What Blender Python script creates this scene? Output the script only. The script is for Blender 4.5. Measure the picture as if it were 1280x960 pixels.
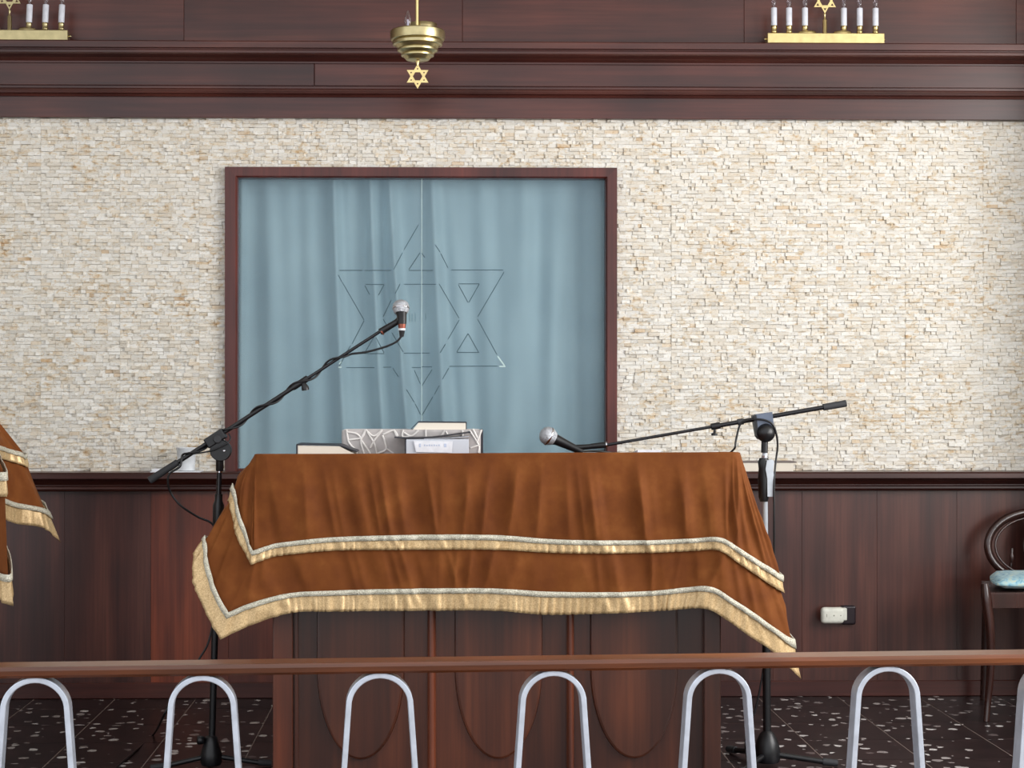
import bpy, bmesh, math, random
import numpy as np
from mathutils import Vector, Matrix
random.seed(7); np.random.seed(7)
SC = bpy.context.scene
for o in list(bpy.data.objects): bpy.data.objects.remove(o)
COL = SC.collection
PI = math.pi

# ------------------------------------------------------------------ camera
F = 2100.0; D = 6.406; H = 1.147
YAW = math.atan(40.0 / F); SHX = 55.0 / 1280; SHY = 15.0 / 1280
cam = bpy.data.cameras.new('camera'); camo = bpy.data.objects.new('camera', cam); COL.objects.link(camo)
camo.location = (0, -D, H); camo.rotation_euler = (PI / 2, 0, -YAW)
cam.sensor_width = 36; cam.lens = F / 1280 * 36; cam.shift_x = SHX; cam.shift_y = SHY
cam.clip_start = 0.05
SC.camera = camo
_r = Vector((math.cos(YAW), -math.sin(YAW), 0)); _f = Vector((math.sin(YAW), math.cos(YAW), 0))
def P(px, py, Y):
    """photo pixel -> point on the plane at depth Y (0 = stone wall, negative towards the viewer)"""
    a = ((px - 640) / 1280 + SHX) * 1280 / F; b = ((480 - py) / 1280 + SHY) * 1280 / F
    d = _r * a + Vector((0, 0, 1)) * b + _f
    k = (Y + D) / d.y
    return Vector((0, -D, H)) + d * k
def S(Y): return (Y + D) / F          # metres per pixel at depth Y

# ------------------------------------------------------------------ world, lights, exposure
W = bpy.data.worlds.new('world'); SC.world = W; W.use_nodes = True
bg = W.node_tree.nodes['Background']; bg.inputs[0].default_value = (0.93, 0.96, 1.0, 1); bg.inputs[1].default_value = 1.35
def area(name, loc, rot, sx, sy, e, col):
    l = bpy.data.lights.new(name, 'AREA'); l.shape = 'RECTANGLE'; l.size = sx; l.size_y = sy; l.energy = e; l.color = col
    o = bpy.data.objects.new(name, l); COL.objects.link(o); o.location = loc; o.rotation_euler = rot; return o
# daylight through the tall window in the right-hand wall
area('window_daylight', (3.46, -3.2, 1.95), (0, PI / 2, 0), 2.0, 3.0, 165, (1.0, 0.985, 0.97))
SC.view_settings.view_transform = 'Standard'; SC.view_settings.look = 'None'
SC.view_settings.gamma = 1.0; SC.view_settings.use_curve_mapping = False
SC.view_settings.exposure = 0.13

# ------------------------------------------------------------------ materials
def lin(r, g, b):
    f = lambda c: (c / 255 / 12.92) if c / 255 <= 0.04045 else ((c / 255 + 0.055) / 1.055) ** 2.4
    return (f(r), f(g), f(b), 1)
class NT:
    def __init__(s, name):
        s.m = bpy.data.materials.new(name); s.m.use_nodes = True
        s.t = s.m.node_tree; s.b = s.t.nodes['Principled BSDF']; s.out = s.t.nodes['Material Output']
    def n(s, typ, **kw):
        x = s.t.nodes.new('ShaderNode' + typ)
        for k, v in kw.items():
            if k.startswith('i_'):
                key = k[2:]; key = int(key) if key.isdigit() else key.replace('_', ' ')
                x.inputs[key].default_value = v
            else: setattr(x, k, v)
        return x
    def l(s, a, b): s.t.links.new(a, b)
    def set(s, **kw):
        for k, v in kw.items(): s.b.inputs[k.replace('_', ' ')].default_value = v
        return s
    def ramp(s, fac, stops):
        r = s.n('ValToRGB'); e = r.color_ramp.elements
        while len(e) < len(stops): e.new(0.5)
        for el, (p, c) in zip(e, stops): el.position = p; el.color = c
        s.l(fac, r.inputs[0]); return r.outputs[0]
    def mix(s, a, b, fac, mode='MIX'):
        x = s.n('Mix', data_type='RGBA', blend_type=mode)
        for sock, v in ((x.inputs[0], fac), (x.inputs[6], a), (x.inputs[7], b)):
            if hasattr(v, 'links'): s.l(v, sock)
            else: sock.default_value = v
        return x.outputs[2]
    def bump(s, h, strength, dist=0.002):
        x = s.n('Bump', i_Strength=strength, i_Distance=dist); s.l(h, x.inputs['Height']); s.l(x.outputs[0], s.b.inputs['Normal'])

def wood(name, dark, mid, light, grain='z', rough=0.34, coat=0.25, sc=1.0):
    m = NT(name); geo = m.n('NewGeometry'); oi = m.n('ObjectInfo')
    cmb = m.n('VectorMath', operation='MULTIPLY_ADD')
    off = m.n('VectorMath', operation='SCALE'); off.inputs[0].default_value = (7.3, 3.1, 5.7); m.l(oi.outputs['Random'], off.inputs['Scale'])
    k = {'z': (9, 9, 0.7), 'x': (0.7, 9, 9), 'y': (9, .7, 9)}[grain]
    cmb.inputs[1].default_value = [a * sc for a in k]
    m.l(geo.outputs['Position'], cmb.inputs[0]); m.l(off.outputs[0], cmb.inputs[2])
    n1 = m.n('TexNoise', i_Scale=1.0, i_Detail=5.0, i_Roughness=0.55); m.l(cmb.outputs[0], n1.inputs['Vector'])
    fine = m.n('VectorMath', operation='MULTIPLY'); fine.inputs[1].default_value = {'z': (9, 9, 2.2), 'x': (2.2, 9, 9), 'y': (9, 2.2, 9)}[grain]
    m.l(cmb.outputs[0], fine.inputs[0])
    n2 = m.n('TexNoise', i_Scale=1.0, i_Detail=3.0, i_Roughness=0.6); m.l(fine.outputs[0], n2.inputs['Vector'])
    n3 = m.n('TexNoise', i_Scale=2.2, i_Detail=2.0); m.l(geo.outputs['Position'], n3.inputs['Vector'])
    c = m.ramp(n1.outputs[0], [(0.28, dark), (0.5, mid), (0.74, light)])
    c = m.mix(c, m.ramp(n2.outputs[0], [(0.3, (0.62, 0.6, 0.6, 1)), (0.62, (1.06, 1.05, 1.05, 1))]), 0.75, 'MULTIPLY')
    c = m.mix(c, m.ramp(n3.outputs[0], [(0.32, (0.6, 0.6, 0.66, 1)), (0.68, (1.22, 1.16, 1.08, 1))]), 0.9, 'MULTIPLY')
    c = m.mix(c, oi.outputs['Color'], 1.0, 'MULTIPLY')
    m.l(c, m.b.inputs['Base Color']); m.set(Roughness=rough, Coat_Weight=coat, Coat_Roughness=0.22)
    m.bump(n2.outputs[0], 0.15, 0.001)
    return m.m
def plain(name, col, rough=0.5, metal=0.0, **kw):
    m = NT(name)
    geo = m.n('NewGeometry'); n = m.n('TexNoise', i_Scale=35.0, i_Detail=3.0); m.l(geo.outputs['Position'], n.inputs['Vector'])
    c = m.mix(col, m.ramp(n.outputs[0], [(0.3, (0.86, 0.86, 0.86, 1)), (0.7, (1.08, 1.08, 1.08, 1))]), 1.0, 'MULTIPLY')
    m.l(c, m.b.inputs['Base Color']); m.set(Roughness=rough, Metallic=metal)
    for k, v in kw.items(): m.b.inputs[k.replace('_', ' ')].default_value = v
    return m.m

M = {}
M['wall_wood'] = wood('mahogany_panelling', lin(54, 27, 23), lin(80, 43, 36), lin(108, 64, 52), 'z', sc=1.3)
M['trim_wood'] = wood('mahogany_moulding', lin(52, 25, 22), lin(79, 40, 34), lin(107, 60, 49), 'x', rough=0.33, coat=0.12)
M['frame_wood'] = wood('mahogany_frame', lin(70, 28, 23), lin(90, 38, 31), lin(108, 49, 40), 'z', rough=0.4, coat=0.1)
M['lectern_wood'] = wood('lectern_cedar', lin(46, 21, 12), lin(74, 36, 21), lin(100, 53, 32), 'z', rough=0.32)
M['rail_wood'] = wood('handrail_wood', lin(78, 38, 14), lin(114, 60, 25), lin(146, 86, 42), 'x', rough=0.3)
M['chair_wood'] = wood('chair_dark_wood', lin(36, 18, 15), lin(54, 27, 22), lin(74, 38, 30), 'z', rough=0.25, coat=0.5)

def stone_mat():
    m = NT('split_travertine'); a = m.n('Attribute', attribute_name='tint'); geo = m.n('NewGeometry')
    c = m.ramp(a.outputs['Fac'], [(0.0, lin(238, 236, 230)), (0.4, lin(231, 227, 218)), (0.7, lin(224, 217, 204)), (0.9, lin(227, 215, 196)), (1.0, lin(212, 190, 162))])
    st = m.n('VectorMath', operation='MULTIPLY'); st.inputs[1].default_value = (1, 1, 2.2); m.l(geo.outputs['Position'], st.inputs[0])
    n = m.n('TexNoise', i_Scale=95.0, i_Detail=5.0, i_Roughness=0.7); m.l(st.outputs[0], n.inputs['Vector'])
    n2 = m.n('TexNoise', i_Scale=5.0, i_Detail=3.0); m.l(geo.outputs['Position'], n2.inputs['Vector'])
    n4 = m.n('TexNoise', i_Scale=26.0, i_Detail=6.0, i_Roughness=0.72, i_Distortion=0.4); m.l(st.outputs[0], n4.inputs['Vector'])
    # rusty veins that run across the pieces, stronger in some areas
    ad = m.n('Math', operation='MULTIPLY_ADD'); ad.inputs[1].default_value = 0.35; m.l(n2.outputs[0], ad.inputs[0]); m.l(n4.outputs[0], ad.inputs[2])
    c = m.mix(c, m.ramp(ad.outputs[0], [(0.70, (1, 1, 1, 1)), (0.79, lin(243, 232, 215)), (0.87, lin(220, 190, 154)), (0.95, lin(172, 128, 90))]), 1.0, 'MULTIPLY')
    c = m.mix(c, m.ramp(n.outputs[0], [(0.26, lin(150, 128, 104)), (0.36, lin(232, 224, 212)), (0.46, (1, 1, 1, 1))]), 1.0, 'MULTIPLY')
    m.l(c, m.b.inputs['Base Color']); m.set(Roughness=0.8)
    m.bump(n.outputs[0], 0.5, 0.003); return m.m
M['stone'] = stone_mat()
M['mortar'] = plain('pale_grout', lin(214, 204, 188), 0.9)
M['plaster'] = plain('painted_plaster', lin(205, 200, 190), 0.8)

def floor_mat():
    m = NT('dark_terrazzo'); geo = m.n('NewGeometry'); oi = m.n('ObjectInfo')
    sep = m.n('VectorMath', operation='SCALE'); sep.inputs[0].default_value = (5.3, 9.1, 0); m.l(oi.outputs['Random'], sep.inputs['Scale'])
    add = m.n('VectorMath', operation='ADD'); m.l(geo.outputs['Position'], add.inputs[0]); m.l(sep.outputs[0], add.inputs[1])
    warp = m.n('TexNoise', i_Scale=30.0, i_Detail=2.0); m.l(add.outputs[0], warp.inputs['Vector'])
    wv = m.n('VectorMath', operation='SCALE', i_Scale=0.03); m.l(warp.outputs['Color'], wv.inputs[0])
    add2 = m.n('VectorMath', operation='ADD'); m.l(add.outputs[0], add2.inputs[0]); m.l(wv.outputs[0], add2.inputs[1])
    v = m.n('TexVoronoi', i_Scale=26.0, i_Randomness=1.0); m.l(add2.outputs[0], v.inputs['Vector'])
    rnd = m.n('SeparateColor'); m.l(v.outputs['Color'], rnd.inputs[0])
    thr = m.n('MapRange'); m.l(rnd.outputs[0], thr.inputs[0])
    thr.inputs[1].default_value = 0.5; thr.inputs[2].default_value = 1.0; thr.inputs[3].default_value = -0.02; thr.inputs[4].default_value = 0.5
    lt = m.n('Math', operation='LESS_THAN'); m.l(v.outputs['Distance'], lt.inputs[0]); m.l(thr.outputs[0], lt.inputs[1])
    n = m.n('TexNoise', i_Scale=9.0, i_Detail=4.0); m.l(add.outputs[0], n.inputs['Vector'])
    base = m.ramp(n.outputs[0], [(0.3, lin(26, 17, 18)), (0.7, lin(48, 33, 33))])
    fl = m.ramp(rnd.outputs[1], [(0.0, lin(96, 84, 84)), (0.5, lin(170, 162, 160)), (1.0, lin(225, 222, 220))])
    m.l(m.mix(base, fl, lt.outputs[0]), m.b.inputs['Base Color']); m.set(Roughness=0.33, Specular_IOR_Level=0.3)
    return m.m
M['terrazzo'] = floor_mat()
M['grout'] = plain('floor_grout', lin(150, 134, 126), 0.8)

def velvet():
    m = NT('rust_velvet'); geo = m.n('NewGeometry')
    n = m.n('TexNoise', i_Scale=11.0, i_Detail=4.0, i_Roughness=0.6); m.l(geo.outputs['Position'], n.inputs['Vector'])
    n2 = m.n('TexNoise', i_Scale=700.0, i_Detail=2.0); m.l(geo.outputs['Position'], n2.inputs['Vector'])
    c = m.ramp(n.outputs[0], [(0.3, lin(98, 51, 20)), (0.55, lin(113, 62, 25)), (0.75, lin(128, 75, 34))])
    m.l(c, m.b.inputs['Base Color']); m.set(Roughness=0.75, Sheen_Weight=0.15, Sheen_Roughness=0.4)
    m.b.inputs['Sheen Tint'].default_value = lin(220, 180, 140); m.b.inputs['Specular IOR Level'].default_value = 0.15
    m.bump(n2.outputs[0], 0.2, 0.001); return m.m
M['velvet'] = velvet()
def gold_fabric():
    m = NT('gold_lame_fabric'); geo = m.n('NewGeometry')
    n = m.n('TexNoise', i_Scale=260.0, i_Detail=3.0); m.l(geo.outputs['Position'], n.inputs['Vector'])
    c = m.ramp(n.outputs[0], [(0.3, lin(182, 150, 104)), (0.7, lin(224, 195, 148))])
    m.l(c, m.b.inputs['Base Color']); m.set(Roughness=0.42, Metallic=0.35); m.bump(n.outputs[0], 0.35, 0.001); return m.m
M['gold_fabric'] = gold_fabric()
def braid_mat():
    m = NT('silver_braid'); geo = m.n('NewGeometry')
    n = m.n('TexVoronoi', i_Scale=330.0); m.l(geo.outputs['Position'], n.inputs['Vector'])
    c = m.ramp(n.outputs['Distance'], [(0.1, lin(228, 224, 208)), (0.7, lin(176, 170, 150))])
    m.l(c, m.b.inputs['Base Color']); m.set(Roughness=0.45, Metallic=0.15); m.bump(n.outputs['Distance'], 0.7, 0.002); return m.m
M['braid'] = braid_mat()
def curtain_mat():
    m = NT('sheer_blue_curtain'); geo = m.n('NewGeometry')
    n = m.n('TexNoise', i_Scale=4.0, i_Detail=2.0); m.l(geo.outputs['Position'], n.inputs['Vector'])
    c = m.ramp(n.outputs[0], [(0.3, lin(178, 196, 203)), (0.7, lin(192, 209, 215))])
    m.l(c, m.b.inputs['Base Color']); m.set(Roughness=0.6, Sheen_Weight=0.2); return m.m
M['curtain'] = curtain_mat()
def glass_mat():
    m = NT('hazy_glass'); tr = m.n('BsdfTransparent'); tr.inputs[0].default_value = (0.95, 0.985, 0.99, 1)
    m.b.inputs['Base Color'].default_value = lin(135, 160, 176); m.set(Roughness=0.12)
    geo = m.n('NewGeometry'); n = m.n('TexNoise', i_Scale=3.0); m.l(geo.outputs['Position'], n.inputs['Vector'])
    r = m.n('MapRange'); m.l(n.outputs[0], r.inputs[0]); r.inputs[3].default_value = 0.16; r.inputs[4].default_value = 0.22
    mx = m.n('MixShader'); m.l(r.outputs[0], mx.inputs[0]); m.l(tr.outputs[0], mx.inputs[1]); m.l(m.b.outputs[0], mx.inputs[2])
    m.l(mx.outputs[0], m.out.inputs[0]); return m.m
M['glass'] = glass_mat()
def clear_glass():
    m = NT('clear_bulb_glass'); tr = m.n('BsdfTransparent'); tr.inputs[0].default_value = (0.92, 0.9, 0.95, 1)
    g = m.n('BsdfGlossy'); g.inputs['Roughness'].default_value = 0.05
    lw = m.n('LayerWeight', i_Blend=0.35); mx = m.n('MixShader')
    m.l(lw.outputs['Facing'], mx.inputs[0]); m.l(tr.outputs[0], mx.inputs[1]); m.l(g.outputs[0], mx.inputs[2]); m.l(mx.outputs[0], m.out.inputs[0]); return m.m
M['bulb'] = clear_glass()
M['etch'] = plain('etched_line', lin(68, 92, 101), 0.6)
M['etch_light'] = plain('polished_glass_edge', lin(200, 222, 220), 0.2)
M['etch_faint'] = plain('faint_etching', lin(104, 134, 142), 0.5)
M['brass'] = plain('brass', lin(226, 205, 146), 0.3, 1.0)
M['brass_old'] = plain('aged_brass', lin(196, 182, 138), 0.34, 1.0)
M['gold_star'] = plain('gilded_star', lin(240, 215, 150), 0.35, 0.6)
M['candle'] = plain('white_plastic_candle', lin(222, 225, 235), 0.4)
M['black'] = plain('black_metal', lin(20, 20, 23), 0.38)
M['black_gloss'] = plain('black_lacquer_tube', lin(24, 24, 28), 0.2)
M['rubber'] = plain('dark_rubber', lin(48, 49, 52), 0.7)
M['grey_plastic'] = plain('blue_grey_plastic', lin(92, 102, 120), 0.35)
M['pale_grip'] = plain('pale_grey_grip', lin(190, 197, 205), 0.35)
M['chrome'] = plain('chrome', lin(215, 215, 220), 0.15, 1.0)
M['copper'] = plain('copper_ring', lin(150, 88, 72), 0.35, 0.7)
M['aluminium'] = plain('brushed_aluminium', lin(206, 215, 228), 0.4, 0.5)
M['white'] = plain('white_ceramic', lin(232, 236, 240), 0.35)
M['paper'] = plain('white_paper', lin(228, 230, 236), 0.75)
M['cover_navy'] = plain('dark_book_cover', lin(34, 34, 44), 0.45)
M['cover_grey'] = plain('grey_book_cover', lin(110, 98, 96), 0.5)
M['print'] = plain('faint_blue_print', lin(186, 198, 220), 0.7)
M['case'] = plain('pale_grey_satin', lin(178, 172, 170), 0.55, Sheen_Weight=0.3)
M['case_line'] = plain('raised_white_cord', lin(222, 218, 214), 0.6)
M['outlet_white'] = plain('white_outlet_plastic', lin(232, 232, 220), 0.3)
M['outlet_dark'] = plain('dark_outlet_box', lin(38, 28, 34), 0.25)
M['slot'] = plain('grey_slot', lin(140, 138, 126), 0.6)
M['niche'] = plain('dark_niche_lining', lin(62, 66, 70), 0.8)
def pages():
    m = NT('page_edges'); geo = m.n('NewGeometry')
    w = m.n('TexWave', bands_direction='Z', i_Scale=260.0, i_Distortion=1.0); m.l(geo.outputs['Position'], w.inputs['Vector'])
    m.l(m.ramp(w.outputs[0], [(0.0, lin(214, 204, 188)), (1.0, lin(238, 230, 216))]), m.b.inputs['Base Color']); m.set(Roughness=0.8); return m.m
M['pages'] = pages()
def pages_grey():
    m = NT('grey_page_edges'); geo = m.n('NewGeometry')
    w = m.n('TexWave', bands_direction='Z', i_Scale=220.0, i_Distortion=1.0); m.l(geo.outputs['Position'], w.inputs['Vector'])
    m.l(m.ramp(w.outputs[0], [(0.0, lin(180, 184, 192)), (1.0, lin(214, 218, 226))]), m.b.inputs['Base Color']); m.set(Roughness=0.8); return m.m
M['pages_grey'] = pages_grey()
def cushion_mat():
    m = NT('blue_patterned_cushion'); geo = m.n('NewGeometry')
    v = m.n('TexNoise', i_Scale=28.0, i_Detail=2.0, i_Distortion=1.5); m.l(geo.outputs['Position'], v.inputs['Vector'])
    m.l(m.ramp(v.outputs[0], [(0.36, lin(90, 150, 178)), (0.46, lin(140, 190, 208)), (0.58, lin(176, 212, 216)), (0.68, lin(198, 206, 184))]), m.b.inputs['Base Color'])
    m.set(Roughness=0.7, Sheen_Weight=0.2); return m.m
M['cushion'] = cushion_mat()
def grille_mat():
    m = NT('silver_mesh_grille'); geo = m.n('NewGeometry')
    v = m.n('TexVoronoi', i_Scale=420.0); m.l(geo.outputs['Position'], v.inputs['Vector'])
    m.l(m.ramp(v.outputs['Distance'], [(0.15, lin(110, 112, 118)), (0.55, lin(205, 208, 214))]), m.b.inputs['Base Color'])
    m.set(Roughness=0.38, Metallic=0.6); m.bump(v.outputs['Distance'], 0.8, 0.002); return m.m
M['grille'] = grille_mat()

# ------------------------------------------------------------------ object helpers
WL = {}
def tag(o, label=None, cat=None, group=None, kind=None):
    for k, v in (('label', label), ('category', cat), ('group', group), ('kind', kind)):
        if v: o[k] = v
    return o
def thing(name, loc, label, cat, group=None, kind=None):
    o = bpy.data.objects.new(name, None); COL.objects.link(o); o.location = loc; o.empty_display_size = 0.05
    WL[o] = Vector(loc); return tag(o, label, cat, group, kind)
def link_mesh(name, me, mat, parent=None, origin=None, color=None):
    if parent is not None: org = WL[parent]
    elif origin is not None: org = Vector(origin)
    else:
        c = np.array([v.co[:] for v in me.vertices]); lo = c.min(0); hi = c.max(0)
        org = Vector(((lo[0] + hi[0]) / 2, (lo[1] + hi[1]) / 2, lo[2]))
    me.transform(Matrix.Translation(-org))
    o = bpy.data.objects.new(name, me); COL.objects.link(o)
    if parent is not None: o.parent = parent
    else: o.location = org
    WL[o] = org
    if mat: me.materials.append(M[mat])
    if color: o.color = color
    return o
class MB:
    """collects shapes (world coordinates) that become ONE mesh object"""
    def __init__(s): s.v = []; s.f = []; s.sm = []
    def add(s, vs, fs, smooth=False):
        b = len(s.v); s.v += [tuple(v) for v in vs]
        for f in fs: s.f.append(tuple(i + b for i in f)); s.sm.append(smooth)
        return s
    def box(s, lo, hi, bev=0.0, M4=None, seg=1):
        bm = bmesh.new(); bmesh.ops.create_cube(bm, size=1)
        for v in bm.verts: v.co = Vector([(lo[i] + hi[i]) / 2 + v.co[i] * (hi[i] - lo[i]) for i in range(3)])
        if bev > 0: bmesh.ops.bevel(bm, geom=list(bm.edges), offset=bev, segments=seg, affect='EDGES', profile=0.5)
        if M4 is not None: bmesh.ops.transform(bm, matrix=M4, verts=bm.verts)
        s.bm(bm, False); return s
    def bm(s, bm, smooth=False):
        bm.verts.index_update(); bm.verts.ensure_lookup_table()
        s.add([v.co[:] for v in bm.verts], [[v.index for v in f.verts] for f in bm.faces], smooth); bm.free()
    def tube(s, pts, r, seg=10, caps=True, squash=None):
        pts = [Vector(p) for p in pts]; n = len(pts)
        rs = r if isinstance(r, (list, tuple)) else [r] * n
        t0 = (pts[1] - pts[0]).normalized()
        up = Vector((0, 0, 1)) if abs(t0.z) < 0.9 else Vector((0, 1, 0))
        u = t0.cross(up).normalized(); vs = []; fs = []
        for i in range(n):
            t = (pts[min(i + 1, n - 1)] - pts[max(i - 1, 0)])
            if t.length < 1e-9: t = t0
            t.normalize(); u = (u - t * u.dot(t)).normalized(); w = t.cross(u)
            for k in range(seg):
                a = 2 * PI * k / seg; vs.append(pts[i] + (u * math.cos(a) + w * math.sin(a)) * rs[i])
        for i in range(n - 1):
            for k in range(seg):
                a = i * seg + k; b = i * seg + (k + 1) % seg; fs.append((a, b, b + seg, a + seg))
        s.add(vs, fs, True)
        if caps:
            s.add(vs[:seg], [tuple(range(seg))[::-1]]); s.add(vs[-seg:], [tuple(range(seg))])
        return s
    def lathe(s, prof, M4, seg=24):
        """prof: list of (radius, height) about local z"""
        vs = []; fs = []
        for r, h in prof:
            for k in range(seg):
                a = 2 * PI * k / seg; vs.append(M4 @ Vector((r * math.cos(a), r * math.sin(a), h)))
        for i in range(len(prof) - 1):
            for k in range(seg):
                a = i * seg + k; b = i * seg + (k + 1) % seg; fs.append((a, b, b + seg, a + seg))
        s.add(vs, fs, True)
        if prof[0][0] > 1e-4: s.add(vs[:seg], [tuple(range(seg))[::-1]])
        if prof[-1][0] > 1e-4: s.add(vs[-seg:], [tuple(range(seg))])
        return s
    def sweep_x(s, prof, x0, x1):
        """closed profile of (y, z) swept along x"""
        n = len(prof); vs = [(x0, y, z) for y, z in prof] + [(x1, y, z) for y, z in prof]
        fs = [(i, (i + 1) % n, n + (i + 1) % n, n + i) for i in range(n)] + [tuple(range(n))[::-1], tuple(range(n, 2 * n))]
        s.add(vs, fs); return s
    def plate(s, outer, holes, y0, y1):
        """outline in (x, z) with holes, thick from y0 to y1"""
        bm = bmesh.new(); edges = []; loops = []
        for lp in [outer] + holes:
            vv = [bm.verts.new((x, y0, z)) for x, z in lp]; loops.append(len(lp))
            for i in range(len(vv)): edges.append(bm.edges.new((vv[i], vv[(i + 1) % len(vv)])))
        bmesh.ops.triangle_fill(bm, edges=edges, use_beauty=True)
        r = bmesh.ops.extrude_face_region(bm, geom=list(bm.faces))
        for e in r['geom']:
            if isinstance(e, bmesh.types.BMVert): e.co.y = y1
        bmesh.ops.recalc_face_normals(bm, faces=bm.faces); s.bm(bm, False); return s
    def grid(s, rows, smooth=True, close=False):
        nr = len(rows); nc = len(rows[0]); vs = [p for r in rows for p in r]; fs = []
        for i in range(nr - 1):
            for j in range(nc - 1): a = i * nc + j; fs.append((a, a + 1, a + 1 + nc, a + nc))
        s.add(vs, fs, smooth); return s
    def build(s, name, mat, parent=None, color=None, origin=None):
        me = bpy.data.meshes.new(name); me.from_pydata(s.v, [], s.f); me.update()
        me.polygons.foreach_set('use_smooth', s.sm)
        bm = bmesh.new(); bm.from_mesh(me); bmesh.ops.recalc_face_normals(bm, faces=bm.faces); bm.to_mesh(me); bm.free()
        return link_mesh(name, me, mat, parent, origin, color)
def axis_m(a, b):
    """matrix with origin a and local z towards b"""
    a = Vector(a); z = (Vector(b) - a).normalized(); q = z.to_track_quat('Z', 'Y'); return Matrix.Translation(a) @ q.to_matrix().to_4x4()
def curve(pts, n=12):
    """Catmull-Rom through points"""
    pts = [Vector(p) for p in pts]; out = []
    ext = [pts[0] * 2 - pts[1]] + pts + [pts[-1] * 2 - pts[-2]]
    for i in range(len(pts) - 1):
        a, b, c, d = ext[i:i + 4]
        for k in range(n):
            t = k / n
            out.append(0.5 * ((2 * b) + (c - a) * t + (2 * a - 5 * b + 4 * c - d) * t * t + (3 * b - a - 3 * c + d) * t ** 3))
    return out + [pts[-1]]
STRUCT = lambda o, lab, cat='wall': tag(o, lab, cat, kind='structure')

# ------------------------------------------------------------------ the room
XL, XR = -2.75, 3.3
ZLEDGE = P(640, 590, -0.10).z
ZS1 = P(640, 149.5, 0).z
ZC = 3.45
# ark opening in the wall
AX0, AX1 = P(288, 400, 0).x, P(764, 400, 0).x
AZ0, AZ1 = ZLEDGE, P(520, 216, 0).z
wb = MB()
wb.box((XL, 0.012, 0), (XR, 0.10, AZ0)).box((XL, 0.012, AZ1), (XR, 0.10, ZC)).box((XL, 0.012, AZ0), (AX0, 0.10, AZ1)).box((AX1, 0.012, AZ0), (XR, 0.10, AZ1))
wall_back = STRUCT(wb.build('wall_back', 'mortar', origin=(0, 0, 0)), 'back wall clad in cream split stone above dark mahogany panelling')
floor = STRUCT(MB().box((XL, -7.2, -0.10), (XR, 0.1, -0.0009)).build('floor', 'grout'), 'dark speckled tile floor of the raised platform', 'floor')
STRUCT(MB().box((XL - .1, -3.2, ZC), (XR + .1, 0.1, ZC + 0.1)).build('ceiling', 'plaster'), 'pale plaster ceiling over the hall', 'ceiling')
STRUCT(MB().box((XL - .1, -2.2, -0.1), (XL, 0.1, ZC)).build('wall_left', 'plaster'), 'plain plaster side wall on the left')
STRUCT(MB().box((XR, -7.2, -0.1), (XR + .1, 0.1, 0.95)).box((XR, -7.2, 2.95), (XR + .1, 0.1, ZC)).box((XR, -7.2, 0.95), (XR + .1, -4.7, 2.95)).box((XR, -1.7, 0.95), (XR + .1, 0.1, 2.95)).box((2.47, -.62, 0), (XR, 0.01, ZC)).build('wall_right', 'plaster'), 'plain plaster side wall on the right with a window opening')  # last box: unseen pier, added to shade the wall and chair corner

# floor tiles, each one a piece
TW = 0.305; tm = None
for i in range(-9, 11):
    for j in range(0, 10):
        x0 = i * TW + 0.006; y1 = -0.225 - (j - 1) * 0.302
        x1 = x0 + TW; y0 = y1 - 0.302
        y1c = min(y1, 0.0)
        if x1 < XL or x0 > XR: continue
        x0c = max(x0, XL); x1c = min(x1, XR)
        if tm is None:
            bm = bmesh.new(); bmesh.ops.create_cube(bm, size=1); tm = bpy.data.meshes.new('floor_tile'); bm.to_mesh(tm); bm.free(); tm.materials.append(M['terrazzo'])
        o = bpy.data.objects.new('floor_tile', tm); COL.objects.link(o); o.parent = floor
        g = 0.0019
        o.location = Vector(((x0c + x1c) / 2, (y0 + y1c) / 2, -0.002)) - WL[floor]
        o.scale = (x1c - x0c - 2 * g, y1c - y0 - 2 * g, 0.004)

# stone cladding: small split pieces in courses
def stone_shape(n):
    """unit stone with an uneven split face, front towards -y"""
    j = [random.uniform(-0.34, 0.34) for _ in range(5)]
    vs = [(-.5, 0, -.5), (.5, 0, -.5), (.5, 0, .5), (-.5, 0, .5)]
    fr = [(-.495, -.8 + j[0], -.48), (.495, -.8 + j[1], -.48), (.495, -.8 + j[2], .485), (-.495, -.8 + j[3], .485)]
    fs = [(4, 5, 6, 7), (0, 1, 5, 4), (1, 2, 6, 5), (2, 3, 7, 6), (3, 0, 4, 7)]
    return vs + fr, fs
stones = []
rh = 0.0138
edges_x = [XL] + [0.3 * k for k in range(math.floor(XL / .3) + 1, math.ceil(XR / .3))] + [XR]
for xa, xb in zip(edges_x[:-1], edges_x[1:]):          # one mosaic sheet column after another
    zoff = random.uniform(-rh, 0); nz = int((ZS1 - ZLEDGE - zoff) / rh) + 1
    for r in range(nz):
        z0 = max(ZLEDGE + zoff + r * rh, ZLEDGE); z1 = min(ZLEDGE + zoff + (r + 1) * rh, ZS1)
        if z1 - z0 < 0.004: continue
        x = xa; lap = random.random() < 0.5
        while x < xb - 1e-4:
            w = random.choice((0.013, 0.018, 0.022, 0.026, 0.03, 0.036, 0.042, 0.05)) * random.uniform(.9, 1.1)
            if xb - x - w < 0.010: w = xb - x
            a, b = x, x + w; x += w
            zc = (z0 + z1) / 2
            if AZ0 < zc < AZ1 and a < AX1 and b > AX0:
                if a < AX0 - 0.008: b = AX0
                elif b > AX1 + 0.008: a = AX1
                else: continue
            t = random.random(); t = t * 0.78 if random.random() < 0.95 else 0.6 + 0.4 * t
            stones.append((a, b, z0, t, random.choice((.3, .5, .6, .8, 1.0, 1.3, 2.0)), z1 - z0))
visible = [i for i, s in enumerate(stones) if -1.62 < s[0] and s[1] < 2.2]
big = set(sorted(visible, key=lambda i: stones[i][0] - stones[i][1])[:300])
VAR = []
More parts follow.
